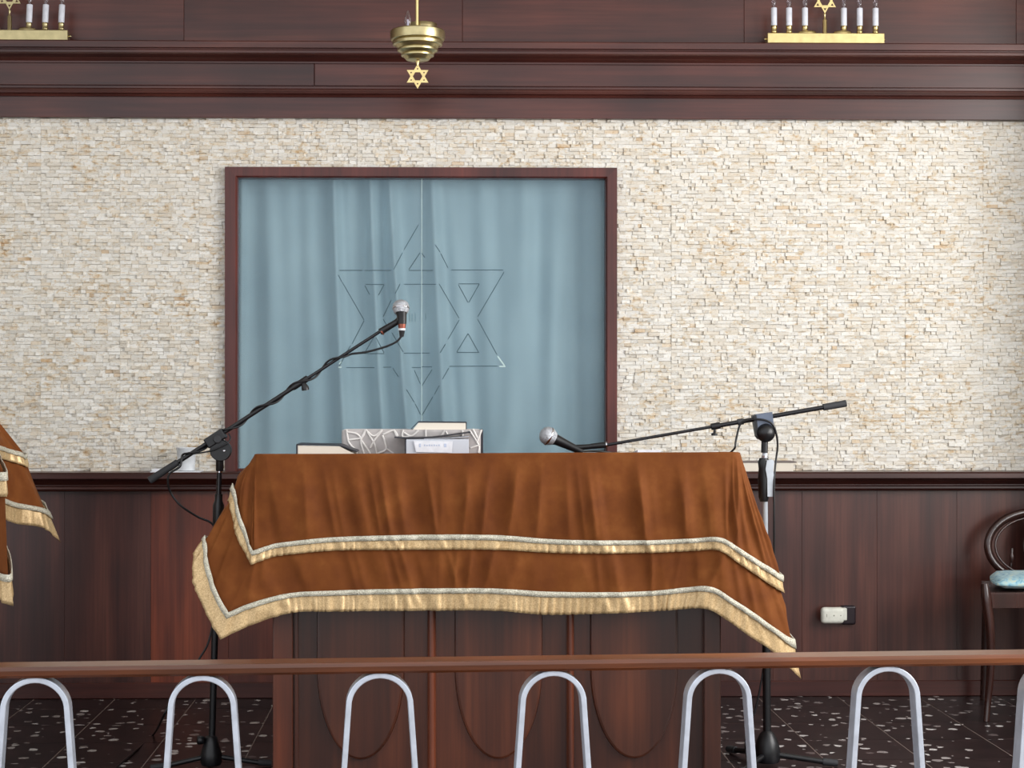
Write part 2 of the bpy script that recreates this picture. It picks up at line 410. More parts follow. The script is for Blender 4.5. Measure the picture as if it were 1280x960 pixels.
for k in range(24):
    vs, fs = stone_shape(k); me = bpy.data.meshes.new('stone'); me.from_pydata(vs, [], fs); me.materials.append(M['stone'])
    at = me.attributes.new('tint', 'FLOAT', 'FACE'); at.data.foreach_set('value', [k / 24.0 * (0.8 if k < 23 else 1.0)] * 5); VAR.append(me)
shapes = [stone_shape(k) for k in range(40)]
V = []; Fc = []; T = []
for i, (a, b, z0, t, dp, hz) in enumerate(stones):
    gap = 0.0003; sx = b - a - gap; sz = hz - gap + random.uniform(-.0006, .0010); sy = 0.0040 * dp; cx = (a + b) / 2; cz = z0 + hz / 2 + random.uniform(-.0007, .0007)
    if i in big:
        o = bpy.data.objects.new('stone', random.choice(VAR)); COL.objects.link(o); o.parent = wall_back
        o.location = (cx, 0.012, cz); o.scale = (sx, sy + 0.008, sz)
    else:
        vs, fs = random.choice(shapes); n = len(V)
        V += [(cx + v[0] * sx, 0.012 + v[1] * (sy + 0.008), cz + v[2] * sz) for v in vs]
        Fc += [tuple(q + n for q in f) for f in fs]; T += [t] * 5
me = bpy.data.meshes.new('stone_cladding'); me.from_pydata(V, [], Fc)
at = me.attributes.new('tint', 'FLOAT', 'FACE'); at.data.foreach_set('value', T)
tag(link_mesh('stone_cladding', me, 'stone', wall_back), kind='stuff')

# dado boards
ZD1 = P(640, 612, -0.03).z
cuts = [-2.75, -2.45] + [P(x, 700, -0.02).x for x in (-20, 80, 188, 285, 382, 480, 577, 675, 772, 870, 967, 1003, 1097, 1197)] + [2.32, 2.62, 2.92, 3.3]
for i in range(len(cuts) - 1):
    k = random.uniform(0.82, 1.12); c = (k, k, k, 1)
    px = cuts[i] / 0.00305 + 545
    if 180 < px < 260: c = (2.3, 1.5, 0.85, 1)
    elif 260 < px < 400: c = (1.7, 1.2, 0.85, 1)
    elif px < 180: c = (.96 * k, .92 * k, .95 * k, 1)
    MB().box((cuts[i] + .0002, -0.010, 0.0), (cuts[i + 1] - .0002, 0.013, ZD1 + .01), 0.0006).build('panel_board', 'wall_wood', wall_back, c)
# chair rail ledge
trim2 = thing('trim_2', (0, 0, ZD1), 'dark mahogany chair rail ledge under the stone wall', 'trim', kind='structure')
zr = lambda py, y: P(640, py, y).z
MB().sweep_x([(0.02, ZLEDGE), (-.120, ZLEDGE), (-.126, ZLEDGE - .006), (-.126, zr(598, -.126)), (-.118, zr(598.8, -.118)), (-.10, zr(599.5, -.1)), (-.082, zr(602, -.082)), (-.062, zr(606, -.062)), (-.062, zr(607, -.062)), (0.02, zr(607, -.062))], XL, XR).build('ledge_moulding', 'trim_wood', trim2, (.8, .8, .8, 1))
MB().sweep_x([(0.0, zr(607, -.062)), (-.054, zr(607, -.054)), (-.06, zr(608.5, -.06)), (-.06, zr(611, -.06)), (-.05, zr(613.5, -.05)), (-.03, zr(614, -.03)), (0.0, zr(614, -.03))], XL, XR).build('bead_moulding', 'trim_wood', trim2, (.8, .8, .8, 1))
STRUCT(MB().box((XL, -0.022, 0.0), (XR, -0.0095, P(640, 852, -.02).z), 0.003).build('baseboard_back', 'trim_wood', color=(.9, .8, .8, 1)), 'low dark skirting board along the panelled wall', 'baseboard')

# cornice above the stone
trim1 = thing('trim_1', (0, 0, ZS1), 'deep dark mahogany cornice running above the stone wall', 'trim', kind='structure')
ZCT = zr(52, -.13)
MB().sweep_x([(0.012, ZCT), (-.128, ZCT), (-.132, ZCT - .004), (-.132, zr(60.5, -.132)), (-.126, zr(61.2, -.126)), (-.118, zr(62, -.118)), (-.118, zr(63, -.118)), (-.123, zr(64, -.123)), (-.123, zr(67, -.123)), (-.116, zr(69, -.116)), (-.085, zr(73, -.085)), (-.066, zr(78, -.066)), (-.066, zr(80, -.066)), (0.012, zr(80, -.066))], XL, XR).build('crown_moulding', 'trim_wood', trim1)
xj = P(393, 95, -.05).x
for a, b, k in ((XL, xj - .0008, 1.0), (xj + .0008, XR, 1.12)):
    MB().box((a, -.056, zr(108, -.056)), (b, 0.0, zr(79, -.056)), .0015).build('fascia_board', 'trim_wood', trim1, (k, k, k, 1))
MB().sweep_x([(0, zr(108, -.05)), (-.046, zr(108, -.046)), (-.046, zr(111.5, -.046)), (-.052, zr(112.5, -.052)), (-.054, zr(115, -.054)), (-.051, zr(117.5, -.051)), (-.040, zr(119, -.04)), (-.034, zr(122, -.034)), (0, zr(122, -.034))], XL, XR).build('bead_moulding', 'trim_wood', trim1)
MB().box((XL, -.026, ZS1), (XR, 0.0, zr(121, -.026)), .0015).build('lower_board', 'trim_wood', trim1, (.88, .86, .9, 1))
ups = [XL] + [P(x, 20, -.012).x for x in (-120, 230, 578, 930, 1270)] + [XR]
for i in range(len(ups) - 1):
    k = random.uniform(.95, 1.15)
    MB().box((ups[i] + .0003, -0.014, ZCT - .05), (ups[i + 1] - .0003, 0.013, ZC), .0012).build('upper_panel', 'trim_wood', wall_back, (k * 1.1, k * 1.05, k, 1))

# ------------------------------------------------------------------ glass-fronted ark
ark = thing('ark_cabinet', ((AX0 + AX1) / 2, 0, ZLEDGE), 'glass-fronted ark with dark mahogany frame and star lines on two panes', 'cabinet')
YF = -0.024
def fx(px): return P(px, 400, YF).x
def fz(py): return P(520, py, YF).z
o0, o1, ot = fx(281), fx(771.5), fz(209); i0, i1, it, ib = fx(296.5), fx(757.5), fz(222), fz(586)
zb = ZLEDGE
def member(name, q, flat):
    """mitred frame member: q = outer a, outer b, inner b, inner a in (x, z)"""
    v = [(x, YF, z) for x, z in q]
    bx = MB(); cx = sum(p[0] for p in q) / 4; inn = []
    # front face, chamfer towards the opening, back
    a, b, c, d = [Vector((x, 0, z)) for x, z in q]
    ch = 0.14
    c2 = c + (b - c) * ch; d2 = d + (a - d) * ch
    pts = [a + Vector((0, YF, 0)), b + Vector((0, YF, 0)), c2 + Vector((0, YF, 0)), d2 + Vector((0, YF, 0)), c + Vector((0, YF + .008, 0)), d + Vector((0, YF + .008, 0)),
           a + Vector((0, 0.05, 0)), b + Vector((0, 0.05, 0)), c + Vector((0, 0.05, 0)), d + Vector((0, 0.05, 0))]
    fs = [(0, 1, 2, 3), (3, 2, 4, 5), (5, 4, 8, 9), (6, 9, 8, 7), (0, 6, 7, 1), (0, 3, 5, 9, 6), (1, 7, 8, 4, 2)]
    return bx.add(pts, fs).build(name, 'frame_wood', ark)
member('frame_side', [(o0, zb), (o0, ot), (i0, it), (i0, zb)], 0)
member('frame_side', [(o1, ot), (o1, zb), (i1, zb), (i1, it)], 0)
member('frame_top', [(o0, ot), (o1, ot), (i1, it), (i0, it)], 0)
MB().box((i0, YF + .006, zb), (i1, 0.05, ib), .002).build('frame_sill', 'frame_wood', ark)
nb = MB(); yb = 0.42
nb.box((i0 - .05, yb, zb - .02), (i1 + .05, yb + .02, it + .06)).box((i0 - .05, 0.05, zb - .02), (i0 - .03, yb, it + .06)).box((i1 + .03, 0.05, zb - .02), (i1 + .05, yb, it + .06)).box((i0 - .05, 0.05, it + .04), (i1 + .05, yb, it + .06)).box((i0 - .05, 0.05, zb - .04), (i1 + .05, yb, zb - .02))
nb.build('niche_lining', 'niche', ark)
YG = 0.012
xm = P(526.5, 400, YG).x
panes = []
for a, b in ((i0 - .004, xm - .0006), (xm + .0006, i1 + .004)):
    panes.append(MB().box((a, YG, zb + .004), (b, YG + .006, it + .006), 0.0008).build('glass_pane', 'glass', ark))
YE = YG - 0.0006
def strips(segs, w, name, mat):
    """thin flat lines on the glass; each seg in photo pixels"""
    for (x0, y0, x1, y1) in segs:
        a, b = P(x0, y0, YE), P(x1, y1, YE); t = (b - a).normalized(); nrm = Vector((-t.z, 0, t.x)) * (w / 2)
        mb = MB()
        vs = [a - nrm, b - nrm, b + nrm, a + nrm]; e = Vector((0, .0007, 0))
        mb.add([*vs, *[v + e for v in vs]], [(0, 1, 2, 3), (4, 7, 6, 5), (0, 4, 5, 1), (1, 5, 6, 2), (2, 6, 7, 3), (3, 7, 4, 0)]).build(name, mat, panes[0 if (x0 + x1) / 2 < 526.5 else 1])
dark = [(523, 281, 505, 312), (503, 316, 492, 337), (424, 338, 453, 338), (456, 338, 489, 338), (423, 344, 427, 352), (428, 353, 455, 400), (455, 401, 440, 430), (438, 432, 424, 458),
        (433, 459.5, 468, 459.5), (479, 459, 489, 459), (491, 460, 498, 471), (508, 487, 518, 503), (519, 505, 525.6, 518),
        (527.5, 519, 541, 496), (543, 493, 549, 482), (553, 474, 561, 460), (562, 458, 622, 457.6), (621, 443, 597, 399), (597, 396, 630, 340), (629, 337.5, 564, 337.5), (560, 335, 551, 317), (550, 315, 544, 306),
        # inner hexagon
        (500, 355, 494, 367), (489, 375, 479, 396), (479, 399, 487, 413), (490, 416, 504, 440), (505, 355.3, 526, 355.3), (527, 355.3, 545, 355.3), (549, 355, 574, 398), (574, 400, 560, 424), (557, 430, 550, 441),
        (505, 441.5, 526, 441.5), (527, 441.3, 537, 441.3),
        # small triangles
        (457, 355.5, 480, 355.5), (480, 356, 473, 369), (456, 357, 462, 368), (573, 354.8, 599, 354.8), (599, 355, 586, 378), (585, 378, 573, 356),
        (525, 316, 511, 337), (511, 338, 526, 338), (527, 316, 531, 322), (527, 338, 541, 338),
        (585, 417, 571, 440), (571, 440.5, 599, 440.5), (598, 440, 585, 417), (468, 420, 456, 441), (455, 442, 480, 442), (480, 441, 470, 422),
        (515, 459.4, 526, 459.4), (527, 458.6, 540, 458.6), (518, 463, 525.5, 480), (540, 462, 527.5, 482)]
strips(dark, 0.0031, 'etched_line', 'etch')
strips([(622, 445, 630.5, 457), (624, 458, 632, 458), (423, 459, 427, 459), (424, 455, 427, 452)], 0.005, 'polished_corner', 'etch_light')
strips([(512, 392, 512, 402), (515, 392, 515, 402), (519, 391, 519, 402), (532, 392, 532, 400)], 0.003, 'faint_mark', 'etch_faint')
strips([(527.2, 223, 527.2, 585)], 0.002, 'polished_edge', 'etch_light')

# curtain behind the glass
YC = 0.13
RG = [(303, 300, 4, 9, 0), (337, 349, 11, 9, 0), (364, 374, 9, 4, 0), (384, 398, 14, 6, 0), (418, 432, 6.5, 22, 0), (434, 445, 8, 5, 0), (463, 482, 6, 21, 0), (487, 514, 6, 24, 0), (540, 558, 8, 22, 0), (560, 590, 9, 7, 0), (602, 622, 14, 8, 0), (655, 640, 15, 13, -34), (700, 684, 14, 11, 0), (722, 712, 10, 4, 0), (752, 754, 6, 5, 0)]
rows = []; NX, NZ = 260, 70
for j in range(NZ + 1):
    v = j / NZ; row = []
    for i in range(NX + 1):
        px = 290 + (766 - 290) * i / NX; py = 214 + (592 - 214) * v
        d = 0
        for (a, b, sg, amp, hook) in RG:
            c = a + (b - a) * v ** 1.25 + hook * max(0, (v - .86) / .14) ** 2
            s2 = sg * (1 + .35 * v); env = (0.55 + 0.45 * min(1, v * 3)) * (1 - .25 * v)
            d += amp * env * math.exp(-((px - c) / s2) ** 2)
        d += 1.2 * math.sin(px * .11 + 3 * v) + .8 * math.sin(px * .23 + 1.3 - 2 * v)
        if .045 < v < .062: d += 1.6
        p = P(px, py, YC); row.append((p.x, YC - d * 0.0031, p.z))
    rows.append(row)
ct = MB().grid(rows).build('ark_curtain', 'curtain')
tag(ct, 'pale blue gathered curtain hanging behind the ark glass', 'curtain')
ct.modifiers.new('thickness', 'SOLIDIFY').thickness = 0.0015

# ------------------------------------------------------------------ brass candle holders on the cornice
def star_outline(cx, cz, R, rot=PI / 2):
    return [(cx + (R if k % 2 == 0 else R / math.sqrt(3)) * math.cos(rot + k * PI / 6), cz + (R if k % 2 == 0 else R / math.sqrt(3)) * math.sin(rot + k * PI / 6)) for k in range(12)]
def hexagon(cx, cz, r, rot=0): return [(cx + r * math.cos(rot + k * PI / 3), cz + r * math.sin(rot + k * PI / 3)) for k in range(6)]
def tri(cx, cz, r, rot): return [(cx + r * math.cos(rot + k * 2 * PI / 3), cz + r * math.sin(rot + k * 2 * PI / 3)) for k in range(3)]
YM = -0.098; sm = S(YM)
def candle_bulb(mb, x, y, z, s):
    mb.lathe([(.002 * s, 0), (.0055 * s, .005 * s), (.0075 * s, .013 * s), (.006 * s, .023 * s), (.003 * s, .032 * s), (.0005, .04 * s)], Matrix.Translation((x, y, z)), 14)
def menorah(cpx, base_py, label, mat, lean):
    c = P(cpx, base_py, YM); z0 = ZCT; t = thing('candle_holder', (c.x, YM, z0), label, 'candelabra', 'electric candle holders on the cornice')
    w = 147 * sm / 2; hb = 13 * sm
    base = MB().box((c.x - w, YM - .024, z0), (c.x + w, YM + .024, z0 + hb), .0025, seg=2).build('base_bar', mat, t)
    for sx in (-1, 1): MB().lathe([(.004, 0), (.005, .002), (.004, .006), (.002, .009)], axis_m((c.x + sx * w, YM, z0 + hb * .5), (c.x + sx * (w + 1), YM, z0 + hb * .5)), 12).build('end_screw', mat, base)
    for dx in (-22, 22): MB().lathe([(.034, 0), (.034, .006), (.028, .011), (.02, .0125)], Matrix.Translation((c.x + dx * sm, YM, z0 + hb)) @ Matrix.Diagonal((1, .6, 1, 1)), 20).build('base_boss', mat, t)
    zb = z0 + hb
    for dx in (-64, -45, -25, 24, 44, 64):
        x = c.x + dx * sm
        MB().lathe([(.0085, 0), (.0085, .003), (.0115, .005), (.0115, .010), (.0105, .011), (.0105, .030), (.0118, .031)], Matrix.Translation((x, YM, zb)), 16).build('candle_cup', mat, t)
        tip = Vector((x + lean * .004, YM, zb + .100))
        cd = MB().lathe([(.0105, 0), (.0112, .002), (.0112, .066), (.0100, .068), (.005, .0685)], axis_m((x, YM, zb + .031), tip), 16).build('candle', 'candle', t)
        bb = MB(); candle_bulb(bb, x + lean * .004, YM, zb + .099, 1.35); bb.build('bulb', 'bulb', cd)
        MB().tube([(x + lean * .004, YM, zb + .1), (x + lean * .004, YM, zb + .128)], [.0018, .0008], 6).build('filament', 'chrome', cd)
    MB().lathe([(.010, 0), (.010, .004), (.0085, .006), (.0085, .052), (.005, .058), (.0035, .062), (.0035, .070), (.005, .074), (.003, .08)], Matrix.Translation((c.x, YM, zb)), 16).build('post', mat, t)
    R = .048; sz = zb + .078 + R
    holes = [hexagon(c.x, sz, R * .42, 0)] + [tri(c.x + R * .66 * math.cos(PI / 2 + k * PI / 3), sz + R * .66 * math.sin(PI / 2 + k * PI / 3), R * .135, PI / 2 + k * PI / 3) for k in range(6)]
    MB().plate(star_outline(c.x, sz, R), holes, YM - .003, YM + .003).build('star', mat, t)
menorah(1031, 54, 'bright brass electric candle holder on the cornice, nearer the chair', 'brass', .0)
menorah(12, 51, 'duller brass electric candle holder on the cornice, cut by the left edge', 'brass_old', .8)

# hanging lamp with a star pendant
YL = -0.62; sl = S(YL)
lc = P(522, 77, YL)
lamp = thing('hanging_lamp', lc, 'brass bowl lamp hanging on a rod with a small star pendant', 'lamp')
def lz(py): return P(522, py, YL).z
LX = lc.x
bp = [(0, 76), (11, 76), (14.5, 75), (18, 70.8), (20.4, 70.2), (20.7, 68.6), (19.8, 68), (23, 64.6), (25.2, 64), (25.5, 62), (24.4, 61.5), (28, 57.2), (31, 56.4), (31.6, 53), (30.2, 52), (33.4, 50.4), (34.3, 47), (34.3, 40), (33, 38.6), (31, 39.5), (20, 42), (0, 43)]
bw = MB().lathe([(r * sl, lz(y)) for r, y in bp], Matrix.Translation((LX, YL, 0)), 44).build('bowl', 'brass_old', lamp)
bw.modifiers.new('crisp', 'EDGE_SPLIT').split_angle = math.radians(32)
MB().lathe([(17 * sl, lz(42)), (17.5 * sl, lz(34)), (18.5 * sl, lz(27.5)), (17.5 * sl, lz(27)), (16 * sl, lz(29)), (15 * sl, lz(41))], Matrix.Translation((LX + 6 * sl, YL + .035, 0)), 28).build('inner_cup', 'brass_old', lamp)
MB().tube([(LX - .5 * sl, YL - .028, lz(41)), (LX - .5 * sl, YL - .028, ZC)], 2.1 * sl, 12).build('rod', 'brass', lamp)
MB().lathe([(4 * sl, lz(43)), (4 * sl, lz(40)), (2.5 * sl, lz(38.5))], Matrix.Translation((LX - .5 * sl, YL - .028, 0)), 12).build('rod_collar', 'brass', lamp)
bx_, by_ = P(510, 36, YL).x, YL - .02
sk = MB().lathe([(5 * sl, lz(43)), (5 * sl, lz(36.5)), (3 * sl, lz(35.5))], Matrix.Translation((bx_, by_, 0)), 14).build('bulb_socket', 'candle', lamp)
bb = MB().lathe([(2.2 * sl, lz(36)), (4.4 * sl, lz(31)), (4.7 * sl, lz(27)), (3.6 * sl, lz(21)), (1.6 * sl, lz(17)), (0.2 * sl, lz(14.5))], Matrix.Translation((bx_, by_, 0)), 16).build('bulb', 'bulb', lamp)
MB().tube([(bx_, by_, lz(36)), (bx_, by_, lz(26))], [1.8 * sl, .7 * sl], 8).build('filament', 'candle', bb)
MB().lathe([(3.2 * sl, lz(75)), (2.2 * sl, lz(77.5)), (1.6 * sl, lz(80)), (1.8 * sl, lz(83))], Matrix.Translation((LX, YL, 0)), 12).build('pendant_hook', 'brass', lamp)
R = 15.5 * sl; sz = lz(95.5)
MB().plate(star_outline(LX, sz, R), [hexagon(LX, sz, 6 * sl, 0)] + [hexagon(LX + 9.3 * sl * math.cos(PI / 2 + k * PI / 3), sz + 9.3 * sl * math.sin(PI / 2 + k * PI / 3), 1.1 * sl) for k in range(6)], YL - .003, YL + .003).build('star_pendant', 'gold_star', lamp)

# ------------------------------------------------------------------ draped cloth
def hash01(i): return (math.sin(i * 127.1 + 11.7) * 43758.5453) % 1.0
def noise1(x):
    i = math.floor(x); f = x - i; f = f * f * (3 - 2 * f); return hash01(i) * (1 - f) + hash01(i + 1) * f
def drape(root, cols, spine, seed=0.0, amp=1.0, ds=0.005, corners=()):
    """cols: per column the world points at edge, inner braid, inner hem, outer braid, outer hem"""
    nr = 5; cut = [0] + list(corners) + [len(cols) - 1]
    rows = []
    for r in range(nr):
        line = []
        for a_, b_ in zip(cut[:-1], cut[1:]): line = line[:-1] + curve([c[r] for c in cols[a_:b_ + 1]], 40)
        rows.append(line)
    # resample evenly along the inner braid row
    L = [0.0]
    for a, b in zip(rows[1][:-1], rows[1][1:]): L.append(L[-1] + max((b - a).length, 1e-4))
    # also count the edge row so that fans do not collapse
    def sample(r, s):
        import bisect
        k = min(max(bisect.bisect_right(L, s) - 1, 0), len(L) - 2); f = (s - L[k]) / (L[k + 1] - L[k]); return rows[r][k].lerp(rows[r][k + 1], f)
    ss = [0.0]
    for a_, b_ in zip(cut[:-1], cut[1:]):
        s0, s1_ = L[a_ * 40], L[b_ * 40]; n_ = max(2, int((s1_ - s0) / ds)); ss += [s0 + (s1_ - s0) * (i + 1) / n_ for i in range(n_)]
    N = len(ss) - 1
    base = [[sample(r, s) for s in ss] for r in range(nr)]
    out = []
    for i in range(N + 1):
        t = base[3][min(i + 4, N)] - base[3][max(i - 4, 0)]; t.z = 0
        t.normalize(); out.append(Vector((t.y, -t.x, 0)))
    def ridge(x):           # pinched folds: sharp crests, wide hollows
        v = noise1(x); return (1 - abs(2 * v - 1)) ** 1.6
    def fold(s, u):
        w = (ridge((s + u * .035 * math.sin(s * 9)) * 15 + seed) - .4) * 1.25 + (ridge((s - u * .03) * 31 + seed + 40) - .4) * .75
        w += (noise1(s * 7 + seed + 90 + u * .4) - .5) * 1.1
        return w
    def env(u):   # fold depth down the cloth, u = 0 edge .. 4 hem
        if u < 1: return 0.019 * (0.0 if u < .06 else (min(1, (u - .06) / .55) ** 1.2)) * (1 - .45 * max(0, (u - .75) / .25))
        if u < 2: return 0.006
        if u < 3: return 0.006 + 0.006 * math.sin((u - 2) * PI)
        return 0.006
    def pt(i, u, off=0.0):
        r = min(int(u), 3); f = u - r; p = base[r][i].lerp(base[r + 1][i], f)
        return p + out[i] * (fold(ss[i], u) * env(u) * amp + off)
    mb = MB(); grid = []
    sp = lambda i, k: base[0][i].lerp(spine(base[0][i]), k)
    for k in (1.0, .6, .25, .06): grid.append([sp(i, k) + Vector((0, 0, .003)) for i in range(N + 1)])
    grid.append([base[0][i] + Vector((0, 0, .001)) for i in range(N + 1)])
    us = [.02, .05, .1] + [.1 + .09 * k for k in range(1, 10)] + [.97, 1.3, 1.7, 2] + [2 + .14 * k for k in range(1, 8)] + [3.2, 3.45]
    for u in us: grid.append([pt(i, u) for i in range(N + 1)])
    cl = mb.grid(grid).build('velvet_cloth', 'velvet', root)
    cl.modifiers.new('thickness', 'SOLIDIFY').thickness = 0.0025
    soft = L[corners[1] * 40] if len(corners) > 2 else 0
    def strip(name, mat, u0, u1, off, pl, nrow, thick):
        g = []
        for k in range(nrow + 1):
            f = k / nrow; u = u0 + (u1 - u0) * f; row = []
            for i in range(N + 1):
                s = ss[i]; ph = s * 2 * PI / 0.021 + 9 * noise1(s * 22 + seed)
                row.append(pt(i, u, off + (pl * (.45 + .55 * f) * (math.sin(ph) + .5 * math.sin(1.7 * ph + 1)) * (.25 + 1.1 * noise1(s * 25 + 3 * seed + 5)) * (.35 if soft and s < soft else 1) if pl else 0)))
            g.append(row)
        o = MB().grid(g).build(name, mat, root); md = o.modifiers.new('thickness', 'SOLIDIFY'); md.thickness = thick; md.offset = 0
        return o
    a = strip('gold_ruffle', 'gold_fabric', 1.25, 2.0, .007, .0036, 4, .0012); strip('braid', 'braid', 1.0, 1.36, .0105, 0, 2, .003)
    a = strip('gold_ruffle', 'gold_fabric', 3.16, 4.0, .006, .0042, 6, .0012); strip('braid', 'braid', 3.0, 3.24, .0105, 0, 2, .003)
    return cl

# main lectern body
YB = -1.55
lx0, lx1 = P(341, 900, YB).x, P(901, 900, YB).x
lect = thing('lectern', ((lx0 + lx1) / 2, -1.25, 0), 'wide reddish wooden reading desk with three U-shaped panels under the cloth', 'lectern')
MB().box((lx0 + .004, YB + .022, .0), (lx1 - .004, -.97, .925), .002).build('carcass', 'lectern_wood', lect)
lxp = lambda px: P(px, 900, YB).x
MB().box((lx0, YB - .004, 0), (lxp(366), YB + .03, .93), .004, seg=2).build('stile', 'lectern_wood', lect, (1.5, 1.3, 1.1, 1))  # left stile: the orange light on it is put into a brighter tint
MB().box((lxp(880), YB - .004, 0), (lx1, YB + .03, .93), .004, seg=2).build('stile', 'lectern_wood', lect)
MB().box((lxp(367.5), YB + .012, 0), (lxp(372), YB + .024, .93), .001).build('inner_bead', 'lectern_wood', lect, (1.2, 1.1, 1, 1))
for a, b in ((534, 545), (708.5, 718)):
    m = (lxp(a) + lxp(b)) / 2; w = (lxp(b) - lxp(a)) / 2
    vs = [(m + w * math.cos(t), YB + .022 - .034 * math.sin(t) ** .7 if math.sin(t) > 0 else YB + .022) for t in [k * PI / 10 for k in range(11)]]
    n = len(vs); MB().add([(x, y, 0) for x, y in vs] + [(x, y, .93) for x, y in vs], [(i, i + 1, n + i + 1, n + i) for i in range(n - 1)], True).add([(x, y, 0) for x, y in vs], [tuple(range(n))]).build('pilaster', 'lectern_wood', lect, (1.35, 1.3, 1.4, 1))  # paler tint carries the light these rounded strips catch
for a, b in ((395, 506), (568, 679), (738, 849)):
    x0, x1 = lxp(a), lxp(b); cx = (x0 + x1) / 2; hw = (x1 - x0) / 2; zs = P(640, 835, YB).z; zbm = P(640, 951, YB).z
    def ring(k): return [(cx - hw + k, .925), (cx + hw - k, .925)] + [(cx + (hw - k) * math.cos(t), zs - (zs - zbm - k) * math.sin(t)) for t in [q * PI / 28 for q in range(29)]]
    r1, r2, r3 = ring(0), ring(.004), ring(.010); n = len(r1)
    vs = [(x, YB + .024, z) for x, z in r1] + [(x, YB + .008, z) for x, z in r2] + [(x, YB + .006, z) for x, z in r3]
    fs = [(i, (i + 1) % n, n + (i + 1) % n, n + i) for i in range(n)] + [(n + i, n + (i + 1) % n, 2 * n + (i + 1) % n, 2 * n + i) for i in range(n)] + [tuple(range(2 * n, 3 * n))]
    MB().add(vs, fs).build('raised_panel', 'lectern_wood', lect, (.95, .95, .95, 1))
MB().box((lx0 - .01, YB - .012, 0), (lx1 + .01, -.96, .06), .004).build('plinth', 'lectern_wood', lect, (.9, .9, .9, 1))
# sloping top board, lower on the far side
ZT = P(640, 567, -1.6).z - .006
tx0, tx1 = P(321, 567, -1.6).x, P(923, 567, -1.6).x
def ztop(y): return ZT - (y + 1.6) * .085
MB().add([(x, y, ztop(y) - d) for d in (0, .03) for x, y in ((tx0, -1.59), (tx1, -1.59), (tx1, -.93), (tx0, -.93))], [(0, 1, 2, 3), (7, 6, 5, 4), (0, 4, 5, 1), (1, 5, 6, 2), (2, 6, 7, 3), (3, 7, 4, 0)]).build('top_board', 'lectern_wood', lect)

def colpx(pts, ys): return [P(px, py, y) for (px, py), y in zip(pts, ys)]
def colw(x, y, zt, rows_z, flare):
    return [Vector((x, y, zt))] + [Vector((x + f, y, z)) for z, f in zip(rows_z, flare)]
A = [
 colw(-.505, -.93, ztop(-.93) + .004, (.76, .72, .63, .57), (-.02, -.02, -.03, -.04)),
 colw(-.512, -1.25, ztop(-1.25) + .004, (.80, .76, .67, .61), (-.02, -.025, -.04, -.05)),
 colpx([(318, 569), (296, 604), (288, 625), (260, 669), (243, 692)], (-1.56, -1.585, -1.585, -1.595, -1.60)),
 colpx([(318.5, 568), (305, 646), (297, 667), (268, 720), (246, 738)], (-1.58, -1.605, -1.605, -1.62, -1.625)),
 colpx([(320, 568), (316.5, 688), (314, 706), (286, 765), (276, 799)], (-1.59, -1.635, -1.637, -1.655, -1.66)),
 colpx([(331, 568), (334, 682), (332, 699), (314, 753), (312, 782)], (-1.6, -1.63, -1.632, -1.645, -1.65)),
 colpx([(345, 568), (354, 677.5), (354, 694), (361, 741), (364, 766)], (-1.6, -1.62, -1.622, -1.63, -1.635)),
 colpx([(414, 568), (420, 671), (420, 688), (420, 737.5), (420, 764)], (-1.6, -1.615, -1.617, -1.622, -1.625)),
 colpx([(530, 567.5), (532, 668), (532, 687), (532, 735), (532, 763)], (-1.6, -1.615, -1.615, -1.62, -1.62)),
 colpx([(620, 567), (620, 668.5), (620, 687), (620, 735), (620, 763)], (-1.6, -1.615, -1.615, -1.62, -1.62)),
 colpx([(700, 566.5), (700, 674), (700, 691), (690, 739), (688, 768)], (-1.6, -1.615, -1.615, -1.62, -1.62)),
 colpx([(805, 566), (805, 675), (805, 691), (800, 739), (800, 765)], (-1.6, -1.615, -1.615, -1.62, -1.62)),
 colpx([(868, 566), (868, 672.5), (866, 688.5), (856, 734), (850, 761.5)], (-1.6, -1.62, -1.62, -1.625, -1.625)),
 colpx([(908, 565.5), (900, 671.5), (898, 688), (889, 733), (883, 761)], (-1.6, -1.64, -1.64, -1.65, -1.65)),
 colpx([(918, 565.5), (922, 684), (920, 702), (915, 748.5), (908, 775)], (-1.6, -1.64, -1.64, -1.65, -1.65)),
 colpx([(922, 565.5), (940, 696), (940, 716), (940, 765), (934, 794)], (-1.595, -1.63, -1.63, -1.64, -1.64)),
 colpx([(924, 566), (960, 709), (960, 730), (968, 786), (966, 816)], (-1.58, -1.61, -1.61, -1.62, -1.62)),
 colpx([(925, 566), (973, 719), (976, 741), (987, 799), (996, 848)], (-1.56, -1.585, -1.585, -1.59, -1.59)),
 colw(.838, -1.38, ztop(-1.38) + .004, (.80, .76, .66, .59), (.035, .037, .05, .052)),
 colw(.83, -1.2, ztop(-1.2) + .004, (.78, .74, .65, .585), (.02, .025, .04, .045)),
 colw(.83, -.93, ztop(-.93) + .004, (.76, .72, .63, .57), (.02, .02, .03, .03))]
cx0, cx1 = -.25, .6
cloth = thing('lectern_cloth', ((lx0 + lx1) / 2, -1.25, .55), 'rust brown velvet cloth with two gold ruffled borders over the wide reading desk', 'cloth', 'fringed velvet lectern cloths')
drape(cloth, A, lambda p: Vector((min(max(p.x, cx0), cx1), -1.24, ztop(-1.24) + .003)), corners=(2, 4, 17))

